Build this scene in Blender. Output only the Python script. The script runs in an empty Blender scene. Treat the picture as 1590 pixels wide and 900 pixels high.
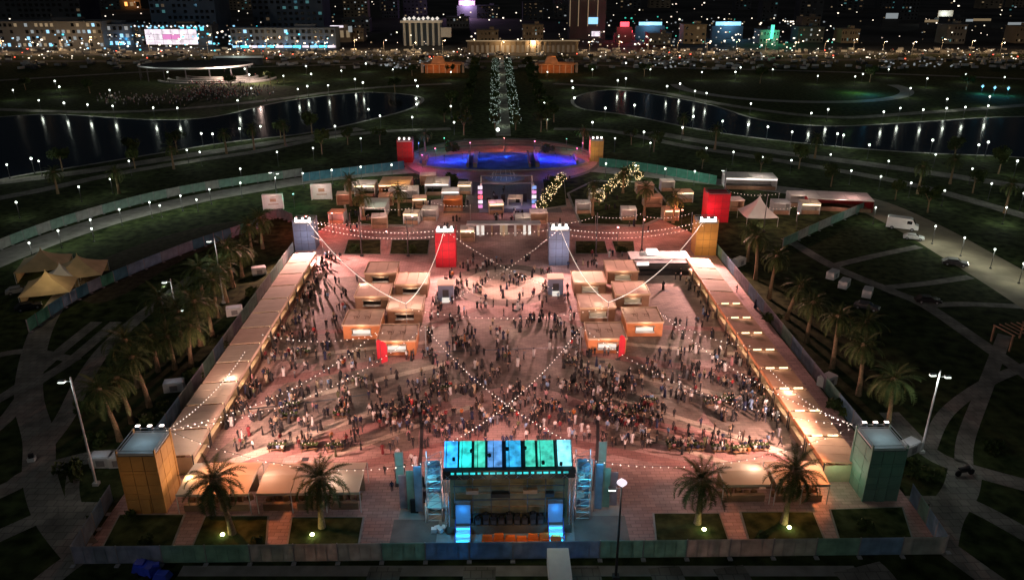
import bpy, math, random, bmesh
import numpy as np
from mathutils import Vector, Matrix
RND = random.Random(11)
sc = bpy.context.scene
COL = sc.collection
PI = math.pi

# ------------------------------------------------------------------ camera, world, sun, exposure
CF = 1200.0; CH = 60.0
PIT = math.atan(494 / 1200); YAW = math.atan(29 / 1200 * math.cos(PIT))
cam = bpy.data.cameras.new('camera'); camo = bpy.data.objects.new('camera', cam); COL.objects.link(camo)
cam.sensor_width = 36; cam.lens = 36 * CF / 1590; cam.clip_end = 30000; cam.clip_start = 0.5
camo.location = (0, 0, CH); camo.rotation_euler = (PI / 2 - PIT, 0, -YAW)
sc.camera = camo
sc.view_settings.view_transform = 'Standard'; sc.view_settings.look = 'None'
sc.view_settings.exposure = 0.0; sc.view_settings.gamma = 1.0
sc.cycles.use_denoising = True
sc.cycles.max_bounces = 4; sc.cycles.diffuse_bounces = 2; sc.cycles.glossy_bounces = 2
sc.cycles.sample_clamp_indirect = 2.0; sc.cycles.use_light_tree = True
sc.cycles.caustics_reflective = False; sc.cycles.caustics_refractive = False
SUN_EL, SUN_ROT = math.radians(42), math.radians(215)
w = bpy.data.worlds.new('World'); sc.world = w; w.use_nodes = True
nt = w.node_tree; bg = nt.nodes['Background']
sky = nt.nodes.new('ShaderNodeTexSky'); sky.sky_type = 'NISHITA'; sky.sun_disc = False
sky.sun_elevation = SUN_EL; sky.sun_rotation = SUN_ROT
nt.links.new(sky.outputs[0], bg.inputs[0]); bg.inputs[1].default_value = 0.0045
sl = bpy.data.lights.new('moon', 'SUN'); sl.energy = 0.12; sl.angle = math.radians(0.5); sl.color = (1, .96, .88)
slo = bpy.data.objects.new('moon', sl); COL.objects.link(slo)
slo.rotation_euler = (PI / 2 - SUN_EL, 0, PI - SUN_ROT)

# ------------------------------------------------------------------ survey helpers: where a sight line meets the level z
_F = (math.sin(YAW) * math.cos(PIT), math.cos(YAW) * math.cos(PIT), -math.sin(PIT))
_R = (math.cos(YAW), -math.sin(YAW), 0.0)
_U = (_R[1] * _F[2] - _R[2] * _F[1], _R[2] * _F[0] - _R[0] * _F[2], _R[0] * _F[1] - _R[1] * _F[0])
def G(px, py, z=0.0):
    u = (px - 795) / CF; v = (450 - py) / CF
    d = [_F[i] + _R[i] * u + _U[i] * v for i in range(3)]
    t = (z - CH) / d[2]
    return (d[0] * t, d[1] * t)

# ------------------------------------------------------------------ materials
M = {}
def mat(name, col, rough=0.8, var=0.15, scale=1.0, spec=0.3, bump=0.0, metal=0.0, col2=None, detail=4):
    m = bpy.data.materials.new(name); m.use_nodes = True
    t = m.node_tree; b = t.nodes['Principled BSDF']
    b.inputs['Roughness'].default_value = rough; b.inputs['Specular IOR Level'].default_value = spec
    b.inputs['Metallic'].default_value = metal
    tc = t.nodes.new('ShaderNodeTexCoord'); n = t.nodes.new('ShaderNodeTexNoise')
    n.inputs['Scale'].default_value = scale; n.inputs['Detail'].default_value = detail
    t.links.new(tc.outputs['Object'], n.inputs['Vector'])
    r = t.nodes.new('ShaderNodeValToRGB'); r.color_ramp.elements[0].position = .33; r.color_ramp.elements[1].position = .67
    a = [max(0, c * (1 - var)) for c in col]; c2 = col2 or [c * (1 + var) for c in col]
    r.color_ramp.elements[0].color = (*a, 1); r.color_ramp.elements[1].color = (*c2, 1)
    t.links.new(n.outputs['Fac'], r.inputs[0]); t.links.new(r.outputs[0], b.inputs['Base Color'])
    if bump:
        bp = t.nodes.new('ShaderNodeBump'); bp.inputs['Strength'].default_value = bump
        n2 = t.nodes.new('ShaderNodeTexNoise'); n2.inputs['Scale'].default_value = scale * 4
        t.links.new(tc.outputs['Object'], n2.inputs['Vector']); t.links.new(n2.outputs['Fac'], bp.inputs['Height'])
        t.links.new(bp.outputs[0], b.inputs['Normal'])
    M[name] = m; return m
def em(name, col, strength, base=(.2, .2, .2)):
    m = bpy.data.materials.new(name); m.use_nodes = True
    b = m.node_tree.nodes['Principled BSDF']
    b.inputs['Base Color'].default_value = (*base, 1); b.inputs['Emission Color'].default_value = (*col, 1)
    b.inputs['Emission Strength'].default_value = strength
    m.cycles.emission_sampling = 'NONE'
    M[name] = m; return m

def paving(name, c1, c2, mortar, sx, sy, big=0.06, amt=0.25, rough=.7):
    """slabs in running bond with patchy wear"""
    m = bpy.data.materials.new(name); m.use_nodes = True; t = m.node_tree; b = t.nodes['Principled BSDF']
    b.inputs['Roughness'].default_value = rough; b.inputs['Specular IOR Level'].default_value = .3
    tc = t.nodes.new('ShaderNodeTexCoord'); br = t.nodes.new('ShaderNodeTexBrick')
    br.inputs['Scale'].default_value = 1.0; br.inputs['Brick Width'].default_value = sx; br.inputs['Row Height'].default_value = sy
    br.inputs['Mortar Size'].default_value = 0.05 * min(sx, sy); br.inputs['Bias'].default_value = 0
    br.inputs['Color1'].default_value = (*c1, 1); br.inputs['Color2'].default_value = (*c2, 1); br.inputs['Mortar'].default_value = (*mortar, 1)
    t.links.new(tc.outputs['Object'], br.inputs['Vector'])
    n = t.nodes.new('ShaderNodeTexNoise'); n.inputs['Scale'].default_value = big; n.inputs['Detail'].default_value = 6
    t.links.new(tc.outputs['Object'], n.inputs['Vector'])
    r = t.nodes.new('ShaderNodeMapRange'); r.inputs[1].default_value = .35; r.inputs[2].default_value = .65
    r.inputs[3].default_value = 1 - amt; r.inputs[4].default_value = 1 + amt
    t.links.new(n.outputs['Fac'], r.inputs[0])
    mx = t.nodes.new('ShaderNodeVectorMath'); mx.operation = 'SCALE'
    t.links.new(br.outputs['Color'], mx.inputs[0]); t.links.new(r.outputs[0], mx.inputs['Scale'])
    t.links.new(mx.outputs[0], b.inputs['Base Color'])
    M[name] = m; return m

mat('grass', (.020, .032, .013), .95, .5, .45, .05, .3, col2=(.055, .075, .028), detail=8)
mat('lawn', (.022, .038, .014), .95, .5, .6, .05, .4, col2=(.06, .075, .03), detail=10)
mat('soil', (.06, .05, .035), .95, .3, .8, .05)
mat('asphalt', (.05, .05, .052), .85, .25, .4, .2)
mat('road_tan', (.24, .20, .14), .85, .25, .2, .2, detail=8)
mat('concrete', (.27, .26, .24), .8, .2, .5, .25, detail=8)
mat('slab', (.13, .125, .12), .8, .2, .5, .25, detail=8)
mat('cityground', (.05, .045, .04), .9, .6, .01, .1, detail=8)
paving('path', (.22, .21, .18), (.17, .16, .14), (.12, .115, .10), 1.2, 1.2, .25, .35, .85)
paving('paving_pink', (.47, .30, .27), (.34, .215, .20), (.21, .14, .125), 1.2, .6, .10, .36)
paving('paving_rose', (.36, .19, .17), (.29, .15, .14), (.19, .11, .10), 1.2, .6, .12, .3)
paving('paving_taupe', (.27, .21, .175), (.19, .15, .125), (.15, .12, .10), 1.0, .5, .12, .42)
paving('paving_pale', (.56, .46, .37), (.46, .38, .31), (.30, .25, .2), 1.2, .6, .12, .25)
paving('paving_grey', (.17, .16, .15), (.14, .135, .13), (.08, .08, .08), 2.4, 1.2)
mat('ply', (.56, .43, .29), .6, .18, .5, .3, detail=6)
mat('ply_dark', (.30, .19, .12), .6, .2, .6, .3)
mat('ply_orange', (.55, .22, .09), .6, .2, .5, .3)
mat('canvas', (.66, .50, .38), .8, .12, .25, .2, .1, detail=6)
mat('canvas_pale', (.62, .54, .42), .8, .1, .25, .2, .1, detail=6)
mat('canvas_rust', (.50, .31, .20), .8, .2, .3, .2, .1, detail=6)
mat('canvas_white', (.75, .73, .68), .8, .08, .4, .2)
mat('canvas_beige', (.55, .42, .24), .85, .12, .5, .2)
mat('printed', (.20, .13, .08), .8, .2, 1.0, .2)
mat('black', (.018, .018, .02), .6, .2, 1.0, .3)
mat('darksteel', (.05, .05, .055), .5, .2, 1.0, .5)
mat('steel', (.30, .30, .31), .45, .12, 1.0, .5)
mat('white', (.78, .78, .76), .55, .05, 1.0, .4)
mat('offwhite', (.55, .56, .55), .6, .08, 1.0, .4)
mat('red', (.58, .03, .05), .6, .15, .7, .3)
mat('red_dark', (.30, .03, .03), .7, .2, 1.0, .3)
mat('orange', (.75, .15, .02), .6, .15, 1.0, .3)
mat('blue', (.03, .06, .40), .5, .2, 1.0, .4)
mat('tower_blue', (.20, .24, .34), .7, .15, .5, .3)
mat('tower_orange', (.55, .30, .10), .7, .15, .5, .3)
mat('tower_green', (.13, .22, .18), .7, .15, .5, .3)
mat('tile_blue_lit', (.10, .20, .50), .95, .3, .3, .0)  # floor tile with the lamps' blue light put into its colour
mat('glass_dark', (.01, .012, .015), .12, .1, 1.0, .6)
mat('wood', (.22, .13, .07), .7, .25, 2.0, .2)
mat('trunk', (.24, .17, .10), .9, .3, 5.0, .1, .4)
mat('frond', (.050, .085, .025), .75, .3, 1.5, .2, col2=(.10, .13, .04))
mat('frond_dry', (.16, .12, .05), .85, .2, 1.5, .1)
mat('leaf', (.04, .07, .022), .85, .4, .8, .15, col2=(.08, .11, .035))
mat('truss', (.35, .36, .38), .4, .1, 1.0, .6, metal=.6)
mat('deck', (.10, .075, .05), .7, .25, .6, .3)
mat('scrim', (.19, .16, .10), .85, .2, .8, .1)
mat('skin', (.42, .26, .18), .6, .1, 3.0, .3)
mat('hair', (.015, .012, .010), .7, .1, 3.0, .3)
mat('shoe', (.03, .03, .03), .6, .1, 3.0, .3)
for i, c in enumerate([(.30, .36, .44), (.26, .42, .36), (.40, .44, .42), (.24, .36, .48), (.46, .45, .42), (.34, .33, .38), (.10, .27, .36), (.10, .34, .25)]):
    mat('screen_cloth_%d' % i, c, .75, .2, .8, .2)
for i in range(8):      # thin printed cloth lets light through
    m = M['screen_cloth_%d' % i]; t = m.node_tree; b = t.nodes['Principled BSDF']; out = [n for n in t.nodes if n.type == 'OUTPUT_MATERIAL'][0]
    tr_ = t.nodes.new('ShaderNodeBsdfTranslucent'); mx = t.nodes.new('ShaderNodeMixShader'); mx.inputs[0].default_value = .5
    src = b.inputs['Base Color'].links[0].from_socket
    t.links.new(src, tr_.inputs['Color']); t.links.new(b.outputs[0], mx.inputs[1]); t.links.new(tr_.outputs[0], mx.inputs[2]); t.links.new(mx.outputs[0], out.inputs[0])
em('bulb', (1, .82, .70), 1.8)
em('bulb_soft', (1, .78, .62), 1.5)
em('globe', (.88, 1, .86), 5)
em('globe_city', (1, .88, .70), 2.2)
em('flood', (1, .88, .80), 10)
em('uplight', (.95, 1, .45), 25)
em('strip_warm', (1, .74, .42), 2.2)
em('strip_white', (1, .92, .86), 1.6)
em('strip_blue', (.30, .70, 1), 1.2)
em('strip_cyan', (.05, .75, 1), 1.6)
em('win_warm', (1, .72, .40), .20); em('win_white', (.85, .95, 1), .26); em('win_teal', (.2, .75, .8), .16)
em('win_dim', (1, .65, .35), .06); em('sign_red', (1, .06, .09), 2.2); em('sign_orange', (1, .35, .08), 2.5)
em('led_white', (1, .88, 1), 1.1); em('led_pink', (.85, .25, .65), .9); em('led_screen', (1, .92, .82), .8)
em('head_lamp', (1, .95, .85), 8); em('tail_lamp', (1, .1, .05), 4)
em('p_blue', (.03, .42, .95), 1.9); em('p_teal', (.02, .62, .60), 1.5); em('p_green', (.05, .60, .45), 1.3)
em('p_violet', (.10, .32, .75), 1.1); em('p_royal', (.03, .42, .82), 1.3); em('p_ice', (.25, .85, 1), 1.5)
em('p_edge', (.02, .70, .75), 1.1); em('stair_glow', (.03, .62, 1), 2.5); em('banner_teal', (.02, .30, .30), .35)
em('fairy', (.75, 1, .82), .9); em('fairy_gold', (1, .72, .35), 3.5)

def vary(name, sc_, lo, hi):
    m = M[name]; t = m.node_tree; b = t.nodes['Principled BSDF']; k = b.inputs['Emission Strength'].default_value
    tc = t.nodes.new('ShaderNodeTexCoord'); n = t.nodes.new('ShaderNodeTexNoise'); n.inputs['Scale'].default_value = sc_; n.inputs['Detail'].default_value = 5
    r = t.nodes.new('ShaderNodeMapRange'); r.inputs[1].default_value = .3; r.inputs[2].default_value = .7; r.inputs[3].default_value = k * lo; r.inputs[4].default_value = k * hi
    t.links.new(tc.outputs['Object'], n.inputs['Vector']); t.links.new(n.outputs['Fac'], r.inputs[0]); t.links.new(r.outputs[0], b.inputs['Emission Strength'])
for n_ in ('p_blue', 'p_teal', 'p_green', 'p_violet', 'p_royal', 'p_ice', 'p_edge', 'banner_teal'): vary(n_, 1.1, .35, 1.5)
vary('led_white', .25, .5, 1.3)
# water
def water_mat():
    m = bpy.data.materials.new('water'); m.use_nodes = True; t = m.node_tree; t.nodes.remove(t.nodes['Principled BSDF'])
    out = [n for n in t.nodes if n.type == 'OUTPUT_MATERIAL'][0]
    df = t.nodes.new('ShaderNodeBsdfDiffuse'); df.inputs[0].default_value = (.004, .006, .009, 1)
    gl = t.nodes.new('ShaderNodeBsdfGlossy'); gl.inputs['Roughness'].default_value = .13; gl.inputs[0].default_value = (.8, .8, .8, 1)
    mx = t.nodes.new('ShaderNodeMixShader'); mx.inputs[0].default_value = .16
    tc = t.nodes.new('ShaderNodeTexCoord'); n = t.nodes.new('ShaderNodeTexNoise'); n.inputs['Scale'].default_value = .8; n.inputs['Detail'].default_value = 3
    bp = t.nodes.new('ShaderNodeBump'); bp.inputs['Strength'].default_value = .25; bp.inputs['Distance'].default_value = .08
    t.links.new(tc.outputs['Object'], n.inputs['Vector']); t.links.new(n.outputs['Fac'], bp.inputs['Height']); t.links.new(bp.outputs[0], gl.inputs['Normal'])
    t.links.new(df.outputs[0], mx.inputs[1]); t.links.new(gl.outputs[0], mx.inputs[2]); t.links.new(mx.outputs[0], out.inputs[0])
    M['water'] = m
water_mat()
def tint_mat(name):
    m = bpy.data.materials.new(name); m.use_nodes = True; t = m.node_tree; b = t.nodes['Principled BSDF']
    b.inputs['Roughness'].default_value = .75; M[name] = m; return m, t, b
m, t, b = tint_mat('cloth_object'); oi = t.nodes.new('ShaderNodeObjectInfo'); t.links.new(oi.outputs['Color'], b.inputs['Base Color'])
m, t, b = tint_mat('cloth_lower'); oi = t.nodes.new('ShaderNodeObjectInfo'); r = t.nodes.new('ShaderNodeValToRGB')
r.color_ramp.elements[0].color = (.012, .012, .014, 1); r.color_ramp.elements[1].color = (.03, .035, .055, 1)
t.links.new(oi.outputs['Random'], r.inputs[0]); t.links.new(r.outputs[0], b.inputs['Base Color'])
m, t, b = tint_mat('crowd_cloth'); at = t.nodes.new('ShaderNodeAttribute'); at.attribute_name = 'tint'; t.links.new(at.outputs['Color'], b.inputs['Base Color'])

# ------------------------------------------------------------------ mesh builder
class MB:
    def __init__(s): s.v = []; s.f = []; s.m = []
    def poly(s, pts, mi=0):
        n = len(s.v); s.v += [tuple(p) for p in pts]; s.f.append(tuple(range(n, n + len(pts)))); s.m.append(mi); return s
    def box(s, c, d, rz=0, mi=0, top=None, taper=1.0):
        """c = centre of the underside, d = sizes"""
        n = len(s.v); ca, sa = math.cos(rz), math.sin(rz)
        for k, zz in ((1, 0), (taper, d[2])):
            for sx, sy in ((-1, -1), (1, -1), (1, 1), (-1, 1)):
                x, y = sx * d[0] / 2 * k, sy * d[1] / 2 * k
                s.v.append((c[0] + x * ca - y * sa, c[1] + x * sa + y * ca, c[2] + zz))
        for q in ((3, 2, 1, 0), (4, 5, 6, 7), (0, 1, 5, 4), (1, 2, 6, 5), (2, 3, 7, 6), (3, 0, 4, 7)):
            s.f.append(tuple(n + k for k in q)); s.m.append(mi)
        if top is not None: s.m[-5] = top
        return s
    def tube(s, p0, p1, r0, r1=None, n=8, mi=0):
        r1 = r0 if r1 is None else r1
        p0 = Vector(p0); p1 = Vector(p1); d = (p1 - p0)
        if d.length < 1e-6: return s
        q = d.to_track_quat('Z', 'Y'); b0 = len(s.v)
        for p, r in ((p0, r0), (p1, r1)):
            for k in range(n):
                a = 2 * PI * k / n; s.v.append(tuple(p + q @ Vector((r * math.cos(a), r * math.sin(a), 0))))
        for k in range(n):
            s.f.append((b0 + k, b0 + (k + 1) % n, b0 + n + (k + 1) % n, b0 + n + k)); s.m.append(mi)
        s.f.append(tuple(b0 + k for k in reversed(range(n)))); s.m.append(mi)
        s.f.append(tuple(b0 + n + k for k in range(n))); s.m.append(mi)
        return s
    def path(s, pts, r, n=5, mi=0):
        for a, b_ in zip(pts[:-1], pts[1:]): s.tube(a, b_, r, r, n, mi)
        return s
    def prism(s, pts, z0, z1, mi=0):
        n = len(s.v); k = len(pts)
        s.v += [(p[0], p[1], z0) for p in pts] + [(p[0], p[1], z1) for p in pts]
        s.f.append(tuple(n + k + i for i in range(k))); s.m.append(mi)
        s.f.append(tuple(n + i for i in reversed(range(k)))); s.m.append(mi)
        for i in range(k): s.f.append((n + i, n + (i + 1) % k, n + k + (i + 1) % k, n + k + i)); s.m.append(mi)
        return s
    def ball(s, c, r, mi=0, sub=0, sz=1.0):
        # octa / subdivided octahedron
        P = [Vector(p) for p in ((1, 0, 0), (-1, 0, 0), (0, 1, 0), (0, -1, 0), (0, 0, 1), (0, 0, -1))]
        Fs = [(0, 2, 4), (2, 1, 4), (1, 3, 4), (3, 0, 4), (2, 0, 5), (1, 2, 5), (3, 1, 5), (0, 3, 5)]
        for _ in range(sub):
            nf = []; cache = {}
            def mid(a, b_):
                k = (min(a, b_), max(a, b_))
                if k not in cache: P.append(((P[a] + P[b_]) / 2).normalized()); cache[k] = len(P) - 1
                return cache[k]
            for a, b_, c_ in Fs:
                x, y, z = mid(a, b_), mid(b_, c_), mid(c_, a); nf += [(a, x, z), (x, b_, y), (z, y, c_), (x, y, z)]
            Fs = nf
        n = len(s.v)
        s.v += [(c[0] + p.x * r, c[1] + p.y * r, c[2] + p.z * r * sz) for p in P]
        for f in Fs: s.f.append(tuple(n + i for i in f)); s.m.append(mi)
        return s
    def mesh(s, name, mats, smooth=False):
        me = bpy.data.meshes.new(name); me.from_pydata(s.v, [], s.f)
        for x in (mats if isinstance(mats, (list, tuple)) else [mats]): me.materials.append(M[x])
        if s.m and max(s.m): me.polygons.foreach_set('material_index', s.m)
        if smooth: me.polygons.foreach_set('use_smooth', [True] * len(me.polygons))
        me.update(); return me
    def build(s, name, mats, parent=None, loc=(0, 0, 0), rz=0, smooth=False):
        return put(name, s.mesh(name, mats, smooth), parent, loc, rz)
def put(name, me, parent=None, loc=(0, 0, 0), rz=0):
    o = bpy.data.objects.new(name, me); COL.objects.link(o); o.location = loc; o.rotation_euler = (0, 0, rz)
    if parent is not None: o.parent = parent
    return o
def tag(o, label, cat, group=None, kind=None):
    o['label'] = label; o['category'] = cat
    if group: o['group'] = group
    if kind: o['kind'] = kind
    return o
def thing(name, label, cat, loc=(0, 0, 0), rz=0, group=None):
    return tag(put(name, None, None, loc, rz), label, cat, group)
def copy_tree(o, parent=None):
    c = o.copy(); COL.objects.link(c); c.parent = parent
    for ch in list(o.children): copy_tree(ch, c)
    return c
def struct(o, kind='structure'): o['kind'] = kind; return o
def light(kind, name, loc, energy, color, parent=None, radius=.3, target=None, size=None, blend=.5):
    l = bpy.data.lights.new(name, kind); l.energy = energy; l.color = color
    if kind in ('POINT', 'SPOT'): l.shadow_soft_size = radius
    if kind == 'SPOT': l.spot_size = math.radians(size or 100); l.spot_blend = blend
    o = bpy.data.objects.new(name, l); COL.objects.link(o); o.location = loc
    if target is not None:
        d = Vector(target) - Vector(loc); o.rotation_euler = d.to_track_quat('-Z', 'Y').to_euler()
    if parent is not None: o.parent = parent
    return o
def sheet(name, pts, z, m):
    return struct(MB().poly([(p[0], p[1], z) for p in pts]).build(name, m))
def smooth_line(pts, n=6, closed=False):
    out = []; k = len(pts)
    rng = range(k) if closed else range(k - 1)
    for i in rng:
        g = (lambda j: pts[j % k]) if closed else (lambda j: pts[max(0, min(k - 1, j))])
        p0, p1, p2, p3 = g(i - 1), g(i), g(i + 1), g(i + 2)
        for s_ in range(n):
            t_ = s_ / n
            out.append(tuple(.5 * (2 * p1[a] + (p2[a] - p0[a]) * t_ + (2 * p0[a] - 5 * p1[a] + 4 * p2[a] - p3[a]) * t_ ** 2 + (3 * p1[a] - p0[a] - 3 * p2[a] + p3[a]) * t_ ** 3) for a in range(2)))
    if not closed: out.append(tuple(pts[-1]))
    return out
def ribbon(name, pts, wd, z, m, smooth=True):
    """strip of even width along a ground line"""
    L = smooth_line(pts) if smooth and len(pts) > 2 else pts
    mb = MB(); left = []; right = []
    for i, p in enumerate(L):
        a = L[max(0, i - 1)]; b_ = L[min(len(L) - 1, i + 1)]
        d = Vector((b_[0] - a[0], b_[1] - a[1])).normalized(); n_ = Vector((-d.y, d.x)) * wd / 2
        left.append((p[0] + n_.x, p[1] + n_.y, z)); right.append((p[0] - n_.x, p[1] - n_.y, z))
    mb.v = left + right; k = len(L)
    for i in range(k - 1): mb.f.append((i, i + k, i + k + 1, i + 1)); mb.m.append(0)
    o = struct(mb.build(name, m)); return L
def GP(lst, z=0): return [G(x, y, z) for x, y in lst]
ORD = ['first', 'second', 'third', 'fourth', 'fifth', 'sixth', 'seventh', 'eighth', 'ninth', 'tenth', 'eleventh', 'twelfth', 'thirteenth', 'fourteenth', 'fifteenth', 'sixteenth', 'seventeenth', 'eighteenth', 'nineteenth', 'twentieth']
CNT = ['zero', 'one', 'two', 'three', 'four', 'five', 'six', 'seven', 'eight', 'nine', 'ten', 'eleven', 'twelve']
def ordn(i): return ORD[i] if i < 20 else 'twenty-' + ORD[i - 20] if i < 29 else 'thirtieth' if i == 29 else 'thirty-' + ORD[i - 30]

# ------------------------------------------------------------------ the ground
sheet('ground', [(-9000, -400), (9000, -400), (9000, 14000), (-9000, 14000)], 0, 'grass')
sheet('city_ground', [(-6000, 640), (6000, 640), (6000, 13500), (-6000, 13500)], .05, 'cityground')
ribbon('boulevard_road', [(-1500, 700), (-500, 668), (0, 650), (500, 660), (1500, 700)], 70, .12, 'asphalt')
ribbon('service_road', [(-900, 600), (-300, 585), (0, 578), (300, 585), (900, 600)], 14, .10, 'asphalt')
# ponds
PL = smooth_line(GP([(-90, 200), (60, 178), (230, 186), (330, 182), (440, 158), (560, 144), (650, 150), (640, 168), (560, 190), (470, 208), (350, 222), (200, 246), (60, 268), (-100, 285)]), 5, True)
PR = smooth_line(GP([(895, 150), (960, 140), (1090, 160), (1180, 186), (1290, 196), (1420, 190), (1560, 182), (1700, 186), (1720, 250), (1560, 243), (1400, 236), (1240, 222), (1100, 204), (980, 180), (900, 168)]), 5, True)
sheet('pond', PL, .06, 'water'); sheet('pond', PR, .06, 'water')
for P_ in (PL, PR):
    ribbon('pond_edge_path', P_ + P_[:1], 1.6, .10, 'concrete', False)
def wet(x, y):
    for P_ in (PL, PR):
        c = False; n = len(P_)
        for i in range(n):
            (x1, y1), (x2, y2) = P_[i], P_[i - 1]
            if (y1 > y) != (y2 > y) and x < (x2 - x1) * (y - y1) / (y2 - y1) + x1: c = not c
        if c: return True
    return False
def dry(x, y, m=2.0):
    """nearest spot on dry land"""
    if not any(wet(x + a, y + b_) for a, b_ in ((0, 0), (m, 0), (-m, 0), (0, m), (0, -m))): return (x, y)
    for k in range(1, 90):
        for s in (1, -1):
            yy = y + s * k * 1.0
            if not any(wet(x + a, yy + b_) for a, b_ in ((0, 0), (m, 0), (-m, 0), (0, m), (0, -m))): return (x, yy)
    return (x, y)
# park paths
PZ = [0]
def path(name, px, wd, z=.03, m='path'):
    PZ[0] += 1; return ribbon(name, GP(px), wd, .02 + .004 * (PZ[0] % 14), m)
prom_L = path('promenade', [(-90, 440), (0, 402), (80, 371), (160, 345), (240, 324), (320, 306), (400, 292), (480, 279), (560, 270), (640, 264)], 9, .04, 'concrete')
prom_R = path('promenade', [(915, 262), (1000, 270), (1090, 280), (1200, 293), (1290, 304), (1340, 315)], 8, .04, 'concrete')
path('service_road', [(1290, 306), (1350, 318), (1430, 355), (1500, 395), (1590, 448), (1720, 530)], 13, .05, 'road_tan')
path('footpath', [(-60, 318), (60, 296), (180, 270), (300, 250), (400, 235), (500, 215), (600, 204), (700, 200)], 5)
path('footpath', [(860, 200), (950, 204), (1060, 226), (1200, 248), (1320, 268), (1430, 290), (1590, 335), (1700, 370)], 5)
path('footpath', [(-60, 290), (120, 268), (270, 245), (420, 222), (560, 200)], 7)
path('footpath', [(1010, 205), (1080, 218), (1180, 233), (1280, 246), (1400, 262), (1590, 290)], 7)
path('footpath', [(-60, 168), (180, 174), (380, 160), (560, 138), (700, 130)], 6)
path('footpath', [(860, 130), (1000, 140), (1140, 165), (1290, 182), (1420, 176), (1640, 160)], 6)
path('footpath', [(-50, 128), (300, 108), (560, 100), (740, 98)], 6)
path('footpath', [(820, 98), (1000, 104), (1300, 112), (1640, 125)], 6)
path('footpath', [(1293, 413), (1360, 397), (1427, 383)], 2.2)
path('footpath', [(1370, 447), (1440, 440), (1507, 430)], 2.2)
path('footpath', [(1437, 474), (1500, 472), (1590, 476), (1640, 480)], 2.2)
path('footpath', [(1220, 370), (1293, 413), (1380, 450), (1437, 474), (1520, 530), (1620, 600)], 2.8)
path('footpath', [(1380, 640), (1440, 700), (1500, 727), (1620, 760)], 3.0)
path('footpath', [(1500, 720), (1492, 760), (1468, 800), (1455, 850)], 3.9)
path('footpath', [(1490, 776), (1540, 800), (1620, 845)], 2.8)
path('footpath', [(1462, 845), (1510, 880), (1580, 930)], 3.0)
path('footpath', [(1400, 776), (1440, 776), (1490, 776)], 1.6)
path('footpath', [(-30, 776), (20, 754), (50, 735), (130, 712), (190, 706)], 3.0)
path('footpath', [(110, 440), (70, 500), (50, 560), (45, 620), (60, 680), (62, 740), (82, 800), (125, 855)], 3.9)
path('footpath', [(-40, 850), (20, 822), (75, 798), (100, 790), (157, 790)], 2.5)
path('footpath', [(145, 850), (100, 880), (50, 920)], 3.0)
path('footpath', [(62, 700), (100, 650), (130, 590), (165, 540), (220, 490), (300, 430)], 2.8)
path('footpath', [(-40, 690), (10, 650), (50, 600), (110, 560), (180, 500)], 2.2)
path('footpath', [(-40, 640), (30, 600), (100, 540), (150, 500)], 2.2)
path('footpath', [(-40, 560), (40, 545), (120, 560)], 2.0)
path('footpath', [(118, 712), (112, 760), (120, 800), (135, 840)], 1.6)
path('footpath', [(1560, 520), (1530, 600), (1500, 680), (1497, 727)], 2.2)
path('footpath', [(1440, 700), (1470, 640), (1540, 590), (1620, 560)], 2.0)
path('footpath', [(280, 886), (500, 886), (800, 886), (1100, 886), (1330, 886)], 1.6, .03, 'concrete')
for x in (600, 745, 905, 1030, 1130, 1330):
    path('footpath', [(x, 880), (x + (x - 780) * .04, 905), (x + (x - 780) * .08, 960)], 3.5 if x != 1330 else 6, .035)
# circular walks
def ring(name, c, rx, ry, wd, a0, a1, z, m, n=40):
    return ribbon(name, [(c[0] + rx * math.cos(a0 + (a1 - a0) * i / n), c[1] + ry * math.sin(a0 + (a1 - a0) * i / n)) for i in range(n + 1)], wd, z, m, False)
ring('lawn_rim_walk', (166, 445), 62, 58, 7, PI * .95, PI * 2.02, .05, 'concrete')
sheet('round_lawn', [(166 + 58 * math.cos(i * PI / 20), 445 + 54 * math.sin(i * PI / 20)) for i in range(40)], .03, 'lawn')

# the plaza
sheet('plaza_paving', [(-46.4, 68.2), (50.4, 68.2), (50.4, 178), (42, 196), (20, 214), (-16, 214), (-40, 200), (-46.4, 178)], .05, 'paving_pink')
sheet('axis_paving', [(-14, 200), (18, 200), (16, 300), (-12, 300)], .054, 'paving_grey')
TA = smooth_line([(-24, 96), (-12, 88), (2, 86), (18, 88), (30, 97), (33, 112), (25, 127), (10, 131), (-8, 131), (-22, 126), (-30, 112)], 6, True)
sheet('paving_field', TA, .058, 'paving_taupe')
sheet('paving_field', smooth_line([(-10, 88), (2, 84), (14, 88), (14, 100), (3, 106), (-9, 100)], 6, True), .0655, 'paving_pink')
sheet('paving_disc', [(2 + 11.5 * math.cos(i * PI / 24), 149 + 11.5 * math.sin(i * PI / 24)) for i in range(48)], .058, 'paving_taupe')
sheet('paving_disc', [(2 + 8.6 * math.cos(i * PI / 24), 149 + 8.6 * math.sin(i * PI / 24)) for i in range(48)], .062, 'paving_pale')
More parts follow.
